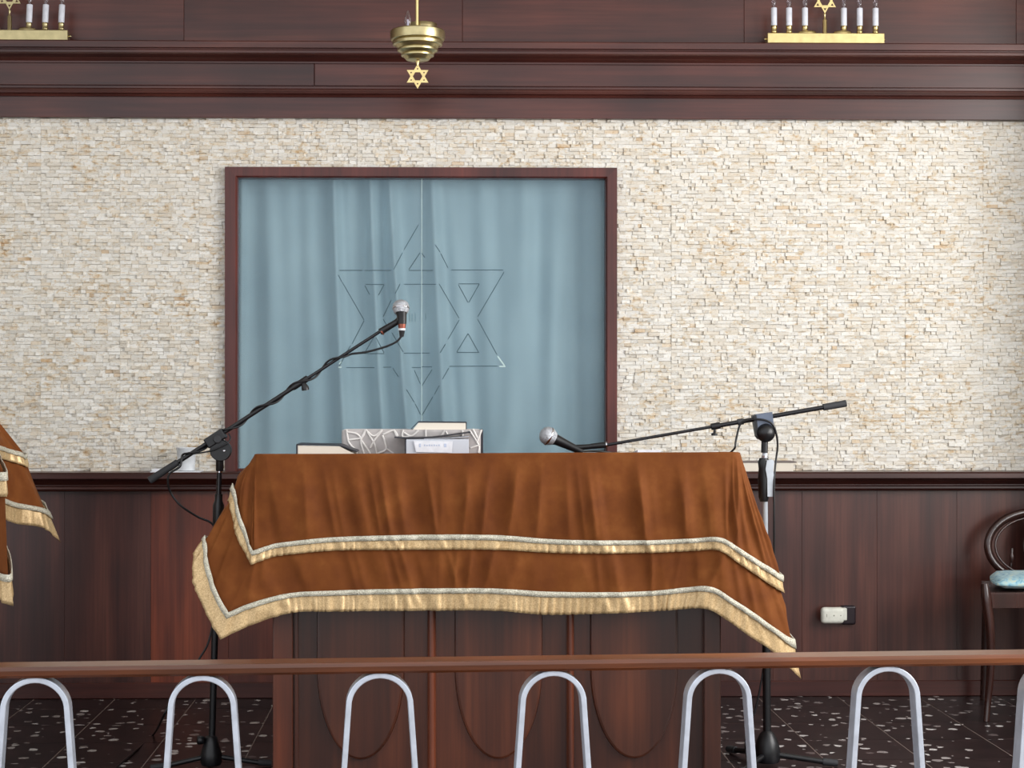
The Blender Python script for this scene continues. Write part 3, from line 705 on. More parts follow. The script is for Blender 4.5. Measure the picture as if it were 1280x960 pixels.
# second draped lectern, mostly beyond the left edge
l2 = thing('lectern', (P(-150, 900, -1.6).x, -1.62, 0), 'wooden stand under the velvet cloth cut by the left edge', 'lectern')
ax, bx2 = P(-290, 500, -1.8).x, P(-40, 500, -1.8).x
ZT2 = P(-30, 500, -1.86).z
MB().box((ax + .06, -1.80, .05), (bx2 - .13, -1.42, ZT2 - .02), .004).build('carcass', 'lectern_wood', l2)
MB().box((ax + .03, -1.83, 0), (bx2 - .11, -1.39, .05), .004).build('plinth', 'lectern_wood', l2)
MB().box((ax, -1.855, ZT2 - .03), (bx2 - .06, -1.40, ZT2 - .006), .004).build('top_board', 'lectern_wood', l2)
B = [
 colpx([(-285, 500), (-285, 588), (-285, 618), (-285, 715), (-285, 748)], (-1.86,) * 5),
 colpx([(-150, 500), (-150, 588), (-150, 618), (-150, 712), (-150, 745)], (-1.86, -1.87, -1.87, -1.88, -1.88)),
 colpx([(-50, 500), (-30, 588), (-28, 618), (-25, 710), (-25, 742)], (-1.86, -1.88, -1.88, -1.90, -1.90)),
 colpx([(-34, 500), (4, 590), (6.5, 621), (10, 718), (14.5, 757)], (-1.86, -1.93, -1.94, -1.97, -1.98)),
 colpx([(-32, 500), (0, 580), (2, 608), (6, 690), (8, 715)], (-1.82, -1.86, -1.86, -1.88, -1.88)),
 colpx([(-32, 500), (-8, 558), (-7, 575), (-12, 625), (-12, 650)], (-1.72, -1.62, -1.62, -1.60, -1.60)),
 colpx([(-31, 500), (6, 560.5), (8, 576), (20, 629), (20, 655)], (-1.52, -1.44, -1.44, -1.40, -1.40)),
 colpx([(-30, 500), (22, 564.5), (26, 581), (48, 634), (52, 660)], (-1.42, -1.38, -1.38, -1.34, -1.34)),
 colpx([(-29.5, 500), (26.5, 569), (33, 585), (58, 640), (74, 678)], (-1.40, -1.345, -1.345, -1.29, -1.29)),
 colpx([(-34, 500), (14, 564), (16, 576), (30, 620), (30, 640)], (-1.37, -1.31, -1.31, -1.26, -1.26)),
 colpx([(-160, 500), (-150, 555), (-150, 570), (-150, 610), (-150, 630)], (-1.37, -1.33, -1.33, -1.30, -1.30)),
 colpx([(-260, 500), (-260, 555), (-260, 570), (-260, 610), (-260, 630)], (-1.37, -1.34, -1.34, -1.32, -1.32))]
cl2 = thing('lectern_cloth', (P(-120, 600, -1.6).x, -1.62, P(-120, 745, -1.86).z), 'rust brown velvet cloth corner with gold borders, cut by the left edge', 'cloth', 'fringed velvet lectern cloths')
zsp = ZT2 - .002
drape(cl2, B, lambda p: Vector((min(max(p.x, ax + .1), bx2 - .08), -1.62, ZT2 - .002)), seed=31.0, amp=.35, corners=(3, 8))

# ------------------------------------------------------------------ books and papers on the desk
def book(name, px0, px1, ptop, depth, thick, yfront, label, cover='cover_navy', pagem='pages', z=None, tilt=0.0, group='books on the desk'):
    """closed book lying flat, fore-edge towards the viewer"""
    a = P(px0, ptop, yfront); b = P(px1, ptop, yfront); z1 = a.z; z0 = z1 - thick if z is None else z
    t = thing(name, ((a.x + b.x) / 2, yfront + depth / 2, z0), label, 'book', group)
    MB().box((a.x + .004, yfront + .003, z0 + .003), (b.x - .004, yfront + depth - .002, z1 - .003), .001).build('page_block', pagem, t)
    MB().box((a.x, yfront, z0), (b.x, yfront + depth, z0 + .003), .0008).build('cover', cover, t)
    MB().box((a.x, yfront, z1 - .003), (b.x, yfront + depth, z1), .0008).build('cover', cover, t)
    MB().box((a.x, yfront, z0), (a.x + .003, yfront + depth, z1), .0008).build('spine', cover, t)
    return t
zt = lambda y: ztop(y) + .008
# left book with a drooping cover corner
yl_ = -1.50
a = P(371, 555, yl_); b = P(425, 556, yl_); e = P(446, 564, yl_)
t = thing('book', ((a.x + b.x) / 2, yl_ + .08, zt(yl_)), 'dark covered book with cream page edges, lying on the desk apart from the pile', 'book', 'books on the desk')
MB().add([(a.x + .003, yl_ + .002, zt(yl_)), (e.x - .002, yl_ + .002, zt(yl_)), (b.x - .002, yl_ + .002, b.z - .004), (a.x + .003, yl_ + .002, a.z - .004),
          (a.x + .003, yl_ + .15, zt(yl_ + .15)), (e.x - .002, yl_ + .15, zt(yl_ + .15)), (b.x - .002, yl_ + .15, b.z - .009), (a.x + .003, yl_ + .15, a.z - .009)],
         [(0, 1, 2, 3), (4, 7, 6, 5), (0, 4, 5, 1), (1, 5, 6, 2), (2, 6, 7, 3), (3, 7, 4, 0)]).build('page_block', 'pages', t)
def slab(pl, y0, y1, th):
    n = len(pl); vs = []
    for y in (y0, y1):
        for (x, z) in pl: vs.append((x, y, z))
        for (x, z) in pl: vs.append((x, y, z + th))
    fs = []
    for i in range(n - 1):
        fs += [(i, i + 1, n + i + 1, n + i), (2 * n + i, 3 * n + i, 3 * n + i + 1, 2 * n + i + 1), (n + i, n + i + 1, 3 * n + i + 1, 3 * n + i), (i, 2 * n + i, 2 * n + i + 1, i + 1)]
    fs += [(0, n, 3 * n, 2 * n), (n - 1, 3 * n - 1, 4 * n - 1, 2 * n - 1) if False else (n - 1, 2 * n + n - 1, 4 * n - 1, 2 * n - 1)]
    return MB().add(vs, fs)
slab([(a.x - .001, a.z - .003), (b.x, b.z - .003), (e.x, e.z - .003)], yl_ - .001, yl_ + .155, .003).build('cover', 'cover_navy', t)
MB().box((a.x - .002, yl_, zt(yl_)), (a.x + .002, yl_ + .15, a.z - .002), .0008).build('spine', 'cover_navy', t)
# pale case with raised crackle lines
yc_ = -1.36
ca, cb = P(427, 537, yc_), P(604, 536, yc_); zc0 = zt(yc_) - .001
cs = thing('patterned_case', ((ca.x + cb.x) / 2, yc_ + .06, zc0), 'pale grey case with raised white crackle lines, behind the pile of books', 'case')
MB().box((ca.x, yc_, zc0), (cb.x - .006, yc_ + .12, ca.z), .007, seg=3).build('body', 'case', cs)
MB().box((cb.x - .006, yc_ + .002, zc0), (cb.x, yc_ + .118, ca.z), .001).build('dark_end', 'cover_navy', cs)
lines = [[(433, 537), (436, 553), (444, 562), (446, 567)], [(436, 550), (452, 547), (457, 537)], [(457, 537), (451, 551), (455, 567)], [(452, 551), (463, 567)], [(459, 540), (468, 555), (471, 567)], [(457, 537), (467, 545), (478, 537)], [(478, 537), (467, 552), (463, 560)], [(478, 544), (483, 561), (472, 567)], [(483, 561), (492, 567)], [(479, 543), (492, 538), (497, 545)], [(492, 537), (496, 546)], [(504, 537), (503, 546), (513, 545)], [(505, 541), (514, 545), (523, 538)], [(532, 537), (532, 547)], [(556, 538), (552, 544), (549, 547)], [(557, 539), (560, 544)], [(578, 538), (578, 545)], [(587, 538), (598, 556), (598, 566)], [(591, 536), (597, 548)], [(602, 537), (596, 553)], [(588, 560), (600, 556)], [(434, 540), (445, 542), (452, 548)]]
for ln in lines: MB().tube(curve([P(x, y, yc_ - .0005) for x, y in ln], 5), .0033, 6).build('raised_line', 'case_line', cs)
# book lying on the case
y3 = yc_ + .012
a3, b3 = P(523, 527, y3), P(583, 528, y3)
t = thing('book', ((a3.x + b3.x) / 2, y3 + .05, ca.z), 'small dark covered book with cream pages, on top of the pile', 'book', 'books on the desk')
MB().add([(P(516, 539, y3).x, y3, ca.z), (b3.x - .002, y3, ca.z), (b3.x - .002, y3, a3.z - .003), (a3.x + .001, y3, a3.z - .003), (P(516, 539, y3).x, y3 + .1, ca.z), (b3.x - .002, y3 + .1, ca.z), (b3.x - .002, y3 + .1, a3.z - .003), (a3.x + .001, y3 + .1, a3.z - .003)],
         [(0, 1, 2, 3), (4, 7, 6, 5), (0, 4, 5, 1), (1, 5, 6, 2), (2, 6, 7, 3), (3, 7, 4, 0)]).build('page_block', 'pages', t)
slab([(P(514, 538, y3).x, ca.z + .0005), (a3.x - .001, a3.z - .003), (b3.x, a3.z - .004)], y3 - .001, y3 + .105, .0028).build('cover', 'cover_navy', t)
MB().box((b3.x - .002, y3, ca.z), (b3.x + .001, y3 + .105, a3.z - .002), .0006).build('spine', 'cover_navy', t)
# open-lidded book in front of the case, with a printed slip
y4 = yc_ - .085
a4, b4 = P(506, 549, y4), P(588, 549, y4); z40 = zt(y4) - .002
t = thing('book', ((a4.x + b4.x) / 2, y4 + .04, z40), 'thick grey-paged book with a dark cover lifting at one side', 'book', 'books on the desk')
MB().box((a4.x + .004, y4, z40), (P(586, 549, y4).x, y4 + .075, a4.z), .001).build('page_block', 'pages_grey', t)
MB().box((a4.x, y4 + .001, z40), (a4.x + .004, y4 + .078, a4.z + .001), .0008).build('spine', 'cover_navy', t)
slab([(P(493, 546.5, y4).x, P(493, 547.5, y4).z), (a4.x, a4.z + .0015), (P(540, 546, y4).x, P(540, 547.5, y4).z), (b4.x, P(588, 541, y4).z)], y4 - .002, y4 + .078, .0032).build('cover', 'cover_navy', t)
slab([(P(530, 547, y4).x, a4.z + .0005), (P(560, 546, y4).x, P(560, 548, y4).z), (P(586, 543, y4).x, P(586, 546, y4).z)], y4 + .0, y4 + .075, .0016).build('loose_pages', 'pages_grey', t)
sp = thing('printed_slip', (P(540, 560, y4 - .006).x, y4 - .006, P(540, 566, y4 - .006).z), 'white paper slip with faint blue print leaning on the grey-paged book', 'paper')
q = [P(x, y, y4 - .005) for x, y in ((520, 565), (565, 566), (566, 551.5), (517, 551))]
MB().add([v for v in q] + [v + Vector((0, .0012, 0)) for v in q], [(0, 1, 2, 3), (7, 6, 5, 4), (0, 4, 5, 1), (1, 5, 6, 2), (2, 6, 7, 3), (3, 7, 4, 0)]).build('sheet', 'paper', sp)
pm = MB()
for x0_, x1_, y0_, y1_ in [(524, 526, 554.5, 559)] + [(530 + 3 * k, 531.6 + 3 * k, 555.5 + (k % 2) * .4, 557.6) for k in range(7)] + [(555, 558, 554.5, 559)]:
    qq = [P(x, y, y4 - .0056) for x, y in ((x0_, y1_), (x1_, y1_), (x1_, y0_), (x0_, y0_))]; pm.add(qq, [(0, 1, 2, 3)])
pm.build('faint_print', 'print', sp)
# white booklet near the far corner
yk = -1.32; k0, k1 = P(797, 562, yk), P(826, 562, yk)
t = thing('booklet', ((k0.x + k1.x) / 2, yk + .07, zt(yk) - .004), 'white booklet just showing behind the desk edge, beside the low microphone', 'paper')
MB().add([(x, y, zt(y) + d - .001) for d in (0, k0.z - zt(yk)) for x, y in ((k0.x, yk), (k1.x, yk), (k1.x, yk + .13), (k0.x, yk + .13))], [(3, 2, 1, 0), (4, 5, 6, 7), (0, 1, 5, 4), (1, 2, 6, 5), (2, 3, 7, 6), (3, 0, 4, 7)]).build('sheets', 'paper', t)

# ------------------------------------------------------------------ microphone stands
def lerp_px(a, b, f): return (a[0] + (b[0] - a[0]) * f, a[1] + (b[1] - a[1]) * f)
def rod(mb, p, q, Yp, Yq, r0, r1=None, seg=12):
    mb.tube([P(*p, Yp), P(*q, Yq)], [r0, r1 if r1 else r0], seg); return mb
Y1 = -1.21; s1 = S(Y1)
st = thing('microphone_stand', (P(263, 958, Y1).x, Y1, 0), 'black tripod boom stand with boom rising towards the ark star', 'microphone stand', 'boom microphone stands')
hub = Vector((P(264, 945, Y1).x, Y1, 0)); top = P(274.5, 577, Y1)
axm = lambda z: Vector((hub.x + (top.x - hub.x) * z / top.z, Y1, z))
MB().tube([axm(.05), axm(.60)], .0105, 14).build('lower_tube', 'black', st)
MB().lathe([(.011, 0), (.0155, .006), (.0165, .03), (.0175, .075), (.012, .09), (.012, .11)], axis_m(axm(.735), axm(1.0)), 16).build('height_clutch', 'black', st)
MB().tube([axm(.58), axm(.745)], .0105, 14).build('lower_sleeve', 'black', st)
MB().tube([axm(.82), top], .008, 14).build('upper_tube', 'black_gloss', st)
MB().tube([P(274.5, 590.5, Y1), P(274.5, 589, Y1)], .0095, 14).build('chrome_band', 'chrome', st)
MB().lathe([(.0095, 0), (.0115, .003), (.0115, .03), (.0125, .034)], axis_m(P(274.5, 589, Y1), P(274.8, 560, Y1)), 14).build('neck', 'black', st)
# tripod base
MB().lathe([(.030, .010), (.034, .02), (.033, .045), (.024, .075), (.019, .095), (.013, .10)], Matrix.Translation((hub.x, Y1, 0)), 18).build('hub', 'black', st)
MB().lathe([(.006, 0), (.012, .002), (.014, .02), (.010, .024)], axis_m(Vector((hub.x - .018, Y1 - .01, .088)), Vector((hub.x - .2, Y1 - .06, .09))), 12).build('lock_knob', 'black', st)
for ang in (math.radians(180 + 14), math.radians(5), math.radians(100)):
    d = Vector((math.cos(ang), math.sin(ang), 0))
    lg = MB().tube([Vector((hub.x, Y1, .035)) + d * .02, Vector((hub.x, Y1, .012)) + d * .15], .0078, 10).build('leg', 'black', st)
    MB().tube([Vector((hub.x, Y1, .014)) + d * .145, Vector((hub.x, Y1, .0105)) + d * .185], [.0105, .0095], 10).build('rubber_foot', 'rubber', lg)
# boom clamp and boom
bd0, bd1 = (188, 600), (480, 411)
def onb(x): return (x, bd0[1] + (bd1[1] - bd0[1]) * (x - bd0[0]) / (bd1[0] - bd0[0]))
m4 = axis_m(P(*onb(255), Y1), P(*onb(285), Y1))
zl = (P(*onb(255), Y1) - P(*onb(283), Y1)).length
cl_ = MB(); c0 = P(*onb(269), Y1 - .004); ang = math.atan2((P(*onb(300), Y1) - P(*onb(200), Y1)).z, (P(*onb(300), Y1) - P(*onb(200), Y1)).x)
RM = Matrix.Translation(c0) @ Matrix.Rotation(-ang, 4, 'Y')
cl_.box((-.033, -.016, -.018), (.033, .016, .015), .004, RM, 2)
cl_.build('boom_clamp', 'black', st)
pv = P(276, 563, Y1 - .004)
MB().lathe([(.031, -.013), (.033, -.009), (.033, .009), (.031, .013)], Matrix.Translation(pv) @ Matrix.Rotation(PI / 2, 4, 'X'), 24).build('swivel_disc', 'black', st)
MB().lathe([(.013, 0), (.013, .004), (.010, .006)], axis_m(P(271.5, 549, Y1 - .020), P(271.5, 549, Y1 - .2)), 16).build('clamp_screw', 'rubber', st)
MB().lathe([(.0042, 0), (.0042, .003), (.002, .004)], axis_m(P(280, 563.5, Y1 - .017), P(280, 563.5, Y1 - .2)), 12).build('chrome_screw', 'chrome', st)
rod(MB(), onb(192), onb(378), Y1, Y1, .0068).build('boom_tube', 'black', st)
rod(MB(), onb(370), (481, 410.5), Y1, Y1, .0050).build('boom_extension', 'black_gloss', st)
rod(MB(), (187, 600.5), onb(222), Y1, Y1, .0115, .0105).build('counterweight', 'rubber', st)
rod(MB(), onb(366), onb(385), Y1, Y1, .0098).build('boom_clutch', 'black', st)
MB().tube([P(379, 478, Y1 - .002), P(381.5, 485, Y1 - .006), P(382, 488, Y1 - .006)], [.006, .012, .011], 12).build('clutch_knob', 'black', st)
# microphone held by the raised boom
mc = thing('microphone', P(497, 411, Y1), 'black microphone with silver grille, raised in front of the ark star', 'microphone', 'handheld microphones on booms')
rod(MB(), (475, 415), (496, 402.5), Y1, Y1 - .004, .0105, .0095, 14).build('clip', 'black', mc)
rod(MB(), (476.5, 415.3), (478, 414.3), Y1, Y1, .0112, .0112, 14).build('clip_ring', 'copper', mc)
MB().tube([P(494, 404, Y1), P(500, 399, Y1 - .006)], [.009, .011], 12).build('clip_joint', 'black', mc)
ya, yb_ = Y1 - .03, Y1 + .015    # the mic leans away from the viewer
hb_, ht_ = P(502.5, 404, yb_ - .03), P(501, 384, ya - .01)
hb_ = P(502.5, 405, Y1 - .012); ht_ = P(501.3, 388, Y1 - .012)
MB().tube([hb_, P(502.3, 396, Y1 - .012), ht_], [.0138, .0150, .0185], 18).build('handle', 'black', mc)
MB().lathe([(.0195, -.012), (.0245, -.004), (.0262, .006), (.0245, .017), (.018, .0255), (.009, .030), (.001, .031)], axis_m(P(501.2, 387, Y1 - .008), P(500.8, 340, Y1 + .03)), 24).build('grille', 'grille', mc)
MB().lathe([(.0255, .001), (.0268, .002), (.0268, .006), (.0255, .007)], axis_m(P(501.2, 387, Y1 - .008), P(500.8, 340, Y1 + .03)), 24).build('grille_band', 'chrome', mc)
MB().tube([P(502.5, 405, Y1 - .012), P(502.4, 411, Y1 - .012)], [.0125, .011], 14).build('copper_collar', 'copper', mc)
MB().tube([P(502.4, 410.5, Y1 - .012), P(502.4, 413, Y1 - .012)], [.0112, .0105], 14).build('white_ring', 'white', mc)
MB().tube([P(502.4, 413, Y1 - .012), P(502, 421, Y1 - .012)], [.0098, .0065], 12).build('cable_plug', 'black', mc)
# its cable wound round the boom and dropping behind the desk cloth
pts = [P(502, 420, Y1 - .012), P(495, 427.5, Y1 - .012), P(480, 434, Y1 - .012), P(458, 440, Y1 - .01), P(442, 442, Y1 - .008)]
for k in range(0, 34):
    f = k / 33; x = 436 - f * 206; bx0, by0 = onb(x); a_ = f * 2 * PI * 4.5
    c = P(bx0, by0, Y1); nrm = Vector((-math.sin(ang), 0, math.cos(ang)))
    pts.append(c + nrm * (-.010 * math.cos(a_)) + Vector((0, -.0105 * math.sin(a_) - .0005, 0)))
pts += [P(225, 583, Y1 - .012), P(212, 592, Y1 - .015), P(210, 604, Y1 - .012), P(214, 617, Y1), P(226, 632, Y1), P(247, 646, Y1 + .02), P(267, 657, Y1 + .03), P(276, 690, Y1 + .035), P(272, 740, Y1 + .03), P(262, 798, Y1 + .02), P(250, 822, Y1), P(235, 846, Y1), P(216, 872, Y1), P(203, 898, Y1)]
e0 = P(196, 905, Y1); pts += [P(182, 925, -.95) * 1.0]; pts[-1].z = max(pts[-1].z, .006)
def fl(px, py): 
    # point on the floor seen at the pixel
    d = P(px, py, 0) - camo.location; k = (0.0045 - H) / d.z; return camo.location + d * k
pts = pts[:-1] + [fl(192, 918), fl(170, 938), fl(148, 957), fl(120, 985)]
tag(MB().tube(curve(pts, 6), .0034, 8).build('microphone_cable', 'black'), 'black cable coiled round the rising boom and running to the floor', 'cable', 'microphone cables')
# small loop over the clamp
tag(MB().tube(curve([P(241, 567.5, Y1 - .014), P(262, 564, Y1 - .024), P(275, 559, Y1 - .028), P(284, 554, Y1 - .024), P(288, 548, Y1 - .014), P(286, 542, Y1 - .006)], 8), .0024, 8).build('cable_tie', 'black'), 'thin black cord looped over the clamp of the rising boom', 'cord')

# second stand
Y2 = -1.21; s2 = S(Y2)
st = thing('microphone_stand', (P(960, 958, Y2).x, Y2, 0), 'black boom stand with pale grey grip beside the wall socket', 'microphone stand', 'boom microphone stands')
hx = P(959, 945, Y2).x; tx = P(956, 560, Y2).x; ztp = P(956, 552, Y2).z
ax2 = lambda z: Vector((hx + (tx - hx) * z / ztp, Y2, z))
MB().tube([ax2(.04), ax2(.62)], .0125, 16).build('lower_tube', 'black', st)
MB().tube([ax2(.60), ax2(.98)], .0078, 14).build('upper_tube', 'pale_grip', st)
zt0, zt1 = P(957, 622, Y2).z, P(957, 574, Y2).z
cg = MB().lathe([(.012, zt0 - .012), (.016, zt0), (.017, zt0 + .02), (.0185, (zt0 + zt1) / 2), (.016, zt1 - .03), (.0185, zt1 - .008), (.013, zt1 + .004)], Matrix.Translation((ax2(.9).x - .004, Y2, 0)), 18).build('grip_clutch', 'black', st)
gx = ax2(.9).x
prof = [(.004, zt0 + .004), (.023, zt0 + .004), (.022, zt0 + .03), (.025, zt0 + .055), (.022, zt0 + .085), (.025, zt1 - .006), (.018, zt1), (.002, zt1 - .003), (-.002, zt1 - .03), (.003, zt0 + .06)]
MB().plate([(gx + x, z) for x, z in prof], [], Y2 - .0205, Y2 + .012).build('grip_lever', 'pale_grip', st)
MB().tube([ax2(zt1 + .002), ax2(zt1 + .012)], .0105, 14).build('chrome_band', 'chrome', st)
MB().tube([P(955.5, 566, Y2), P(956, 548, Y2)], .0105, 14).build('neck', 'black', st)
MB().lathe([(.0, -.029), (.012, -.0275), (.022, -.02), (.029, -.004), (.029, .006), (.022, .019), (.012, .0265), (0, .028)], Matrix.Translation(P(957, 541, Y2 - .012)) @ Matrix.Rotation(PI / 2, 4, 'X'), 28).build('pivot_ball', 'black', st)
a0, a1 = (1056, 504.5), (757, 556.5)
def onr(x): return (x, a0[1] + (a1[1] - a0[1]) * (x - a0[0]) / (a1[0] - a0[0]))
def bracket_pts(pts): return [(P(x, y, Y2).x, P(x, y, Y2).z) for x, y in pts]
MB().plate(bracket_pts([(943, 518), (964, 515), (966, 532), (964, 546), (948, 548), (945, 538)]), [], Y2 - .018, Y2 + .016).build('bracket', 'grey_plastic', st)
MB().plate(bracket_pts([(940, 519.5), (944, 518.5), (947.5, 549), (944.5, 545)]), [], Y2 - .019, Y2 + .017).build('bracket_edge', 'black', st)
rod(MB(), onr(1050), onr(890), Y2, Y2, .0070).build('boom_tube', 'black_gloss', st)
rod(MB(), onr(898), onr(752), Y2, Y2 - .03, .0048).build('boom_extension', 'black_gloss', st)
rod(MB(), onr(1057.5), onr(1029), Y2, Y2, .0108, .0105).build('rubber_grip', 'rubber', st)
rod(MB(), onr(900), onr(889), Y2, Y2, .0105).build('boom_clutch', 'black', st)
MB().tube([P(893.5, 537, Y2 - .004), P(893, 541, Y2 - .006), P(893, 542, Y2 - .006), P(893, 544.5, Y2 - .006)], [.004, .004, .0105, .009], 12).build('clutch_knob', 'black', st)
rod(MB(), onr(929), onr(922), Y2, Y2, .0098).build('cable_clip', 'rubber', st)
MB().lathe([(.036, .012), (.040, .022), (.040, .05), (.034, .075), (.022, .10), (.014, .108)], Matrix.Translation((hx, Y2, 0)), 22).build('hub', 'black', st)
for dg in (114, 234, 354):
    an = math.radians(dg); d = Vector((math.cos(an), math.sin(an), 0))
    lg = MB().tube([Vector((hx, Y2, .036)) + d * .02, Vector((hx, Y2, .013)) + d * .19], .009, 10).build('leg', 'black', st)
    MB().tube([Vector((hx, Y2, .0155)) + d * .17, Vector((hx, Y2, .0115)) + d * .215], [.0115, .0105], 10).build('rubber_foot', 'rubber', lg)
# low microphone
yv = Y2 - .035
mc = thing('microphone', P(712, 557, yv), 'black microphone with silver grille, lying low over the desk edge', 'microphone', 'handheld microphones on booms')
rod(MB(), (758, 556), (738, 558), yv + .004, yv, .0098, .0085, 14).build('clip', 'black', mc)
rod(MB(), (758.5, 556), (757, 556.2), yv + .004, yv + .004, .0105, .0105, 14).build('clip_ring', 'chrome', mc)
rod(MB(), (741, 558), (716, 560), yv, yv, .0075, .010, 14).build('clip_cradle', 'black', mc)
MB().tube([P(728, 565, yv), P(712, 557.5, yv), P(696, 550, yv), P(692, 548.5, yv)], [.0105, .013, .0165, .0195], 18).build('handle', 'black', mc)
am = axis_m(P(691.5, 548, yv), P(672, 538.5, yv - .01))
MB().lathe([(.0195, -.004), (.0258, .006), (.0285, .016), (.0268, .028), (.020, .038), (.010, .0435), (.001, .045)], am, 24).build('grille', 'grille', mc)
MB().lathe([(.0278, .012), (.0296, .0135), (.0296, .0175), (.0278, .019)], am, 24).build('grille_band', 'chrome', mc)
pts = [P(728, 564, yv + .01), P(745, 564, yv + .10), P(790, 568, Y2 + .13), P(850, 570, Y2 + .14), P(900, 570, Y2 + .06), P(917, 562, Y2 - .006), P(920, 550, Y2 - .008), P(925, 531, Y2 - .008), P(934, 525.5, Y2 - .016), P(945, 524, Y2 - .023), P(957, 525.5, Y2 - .026), P(966, 531, Y2 - .026), P(970.5, 543, Y2 - .02), P(972, 558, Y2 - .012), P(970, 575, Y2 - .01), P(967.8, 600, Y2 - .02), P(967.5, 640, Y2 - .022), P(967.5, 690, Y2 - .01), P(964, 760, Y2 + .01), P(957, 815, Y2 + .005), P(952, 850, Y2), P(944, 888, Y2), P(934, 915, Y2), P(932, 933, Y2 - .03)]
pts += [fl(935, 953), fl(940, 972)]
tag(MB().tube(curve(pts, 7), .0032, 8).build('microphone_cable', 'black'), 'black cable clipped to the level boom and hanging down its stand', 'cable', 'microphone cables')

# ------------------------------------------------------------------ cup, paper and book on the wall ledge
yk = -.075
c = P(233, 589, yk); rr = 12.2 * S(yk)
cup = thing('cup', (c.x, yk, ZLEDGE), 'white disposable cup on the ledge behind the rising boom', 'cup')
hcup = P(233, 560.5, yk).z - ZLEDGE
MB().lathe([(0, .005), (rr * .84, .004), (rr * .84, .0), (rr * .86, .004), (rr * 1.0, hcup - .004), (rr * 1.06, hcup - .002), (rr * 1.04, hcup), (rr * .97, hcup - .002), (rr * .82, .008), (0, .008)], Matrix.Translation((c.x, yk, ZLEDGE + .004)), 28).build('cup_body', 'white', cup)
x0, x1 = P(190, 588, yk).x, P(252, 588, yk).x
tag(MB().box((x0, yk - .044, ZLEDGE), (x1, yk + .06, ZLEDGE + .004), .001).build('paper_sheet', 'paper'), 'white folded paper lying under the cup on the ledge', 'paper')
tag(MB().box((x0 + .003, yk - .03, ZLEDGE + .0042), (x0 + .05, yk + .05, ZLEDGE + .012), .002).build('paper_pad', 'paper'), 'small white paper pad at the end of the ledge paper', 'paper')
yb2 = -.115
a, b = P(905, 577, yb2), P(996, 577, yb2)
t = thing('book', ((a.x + b.x) / 2, yb2 + .05, ZLEDGE), 'flat grey covered book on the ledge behind the grey-gripped stand', 'book')
z1 = P(950, 577, yb2).z
MB().box((a.x + .003, yb2 + .003, ZLEDGE + .002), (b.x - .012, yb2 + .108, z1 - .003), .001).build('page_block', 'pages', t)
MB().box((a.x, yb2, ZLEDGE), (b.x - .010, yb2 + .112, ZLEDGE + .002), .0006).build('cover', 'cover_grey', t)
MB().box((a.x, yb2, z1 - .0045), (b.x, yb2 + .112, z1), .001).build('cover', 'cover_grey', t)
MB().box((a.x, yb2, ZLEDGE), (a.x + .003, yb2 + .112, z1), .0006).build('spine', 'cover_grey', t)

# ------------------------------------------------------------------ wall socket
yo = -.012
so = thing('wall_socket', P(1045, 780, yo), 'white adapter plugged in a dark socket box on the panelling', 'socket')
p0, p1 = P(1050, 780, yo), P(1068, 756, yo)
MB().box((p0.x, yo - .028, p0.z), (p1.x, yo + .003, p1.z), .008, seg=3).build('socket_box', 'outlet_dark', so)
yf = yo - .058
q0, q1 = P(1027, 780, yf), P(1056, 759.5, yf)
ad = MB().box((q0.x, yf, q0.z), (q1.x, yf + .03, q1.z), .014, seg=4)
ad.box((q1.x - .012, yf + .004, q0.z + .012), (q1.x + .010, yf + .05, q1.z - .003), .003)
ad = ad.build('adapter', 'outlet_white', so)
MB().box((q0.x + .02, yf + .025, q0.z + .012), (q1.x, yo - .003, q1.z - .010), .003).build('plug_pins', 'outlet_dark', so)
for px, w in ((1033.5, .002), (1042.5, .005), (1051, .004)):
    m_ = P(px, 769.5, yf); MB().box((m_.x - w / 2, yf - .0006, m_.z - .006 if w < .003 else m_.z - w / 2), (m_.x + w / 2, yf + .002, m_.z + .006 if w < .003 else m_.z + w / 2), .0003).build('slot', 'slot', ad)

# ------------------------------------------------------------------ chair
yfc, ybc = -.52, -.15
ch = thing('chair', (P(1310, 800, -.35).x, -.34, 0), 'dark oval-backed wooden chair with a blue cushion, cut by the right edge', 'chair')
xf0 = P(1231, 740, yfc).x; seat_z = P(1240, 742, yfc).z; cw = .46; xf1 = xf0 + cw
def leg(x, y, sgn, front):
    if front:
        pts = [(x, y, seat_z + .035), (x + .004 * sgn, y - .004, seat_z - .02), (x + .016 * sgn, y - .008, .33), (x + .022 * sgn, y, .2), (x + .014 * sgn, y + .006, .08), (x + .003 * sgn, y - .006, 0)]
        r = [.014, .019, .0165, .014, .012, .010]
    else:
        pts = [(x, y, seat_z), (x, y + .01, .3), (x, y + .045, .0)]; r = [.018, .016, .012]
    n = 6; cp = curve(pts, n); rs = []
    for i in range(len(cp)): 
        k = i / n; j = min(int(k), len(r) - 2); rs.append(r[j] + (r[j + 1] - r[j]) * (k - j))
    MB().tube(cp, rs, 12).build('leg', 'chair_wood', ch)
leg(xf0, yfc, 1, True); leg(xf1, yfc, -1, True); leg(xf0 + .13, ybc, 1, False); leg(xf1 - .13, ybc, -1, False)
MB().plate([(xf0 + .012, seat_z - .05), (xf1 - .012, seat_z - .05), (xf1 - .012, seat_z), (xf0 + .012, seat_z)], [], yfc - .006, yfc + .016).build('seat_rail', 'chair_wood', ch)
MB().box((xf0 + .13, ybc - .01, seat_z - .05), (xf1 - .13, ybc + .012, seat_z), .003).build('seat_rail', 'chair_wood', ch)
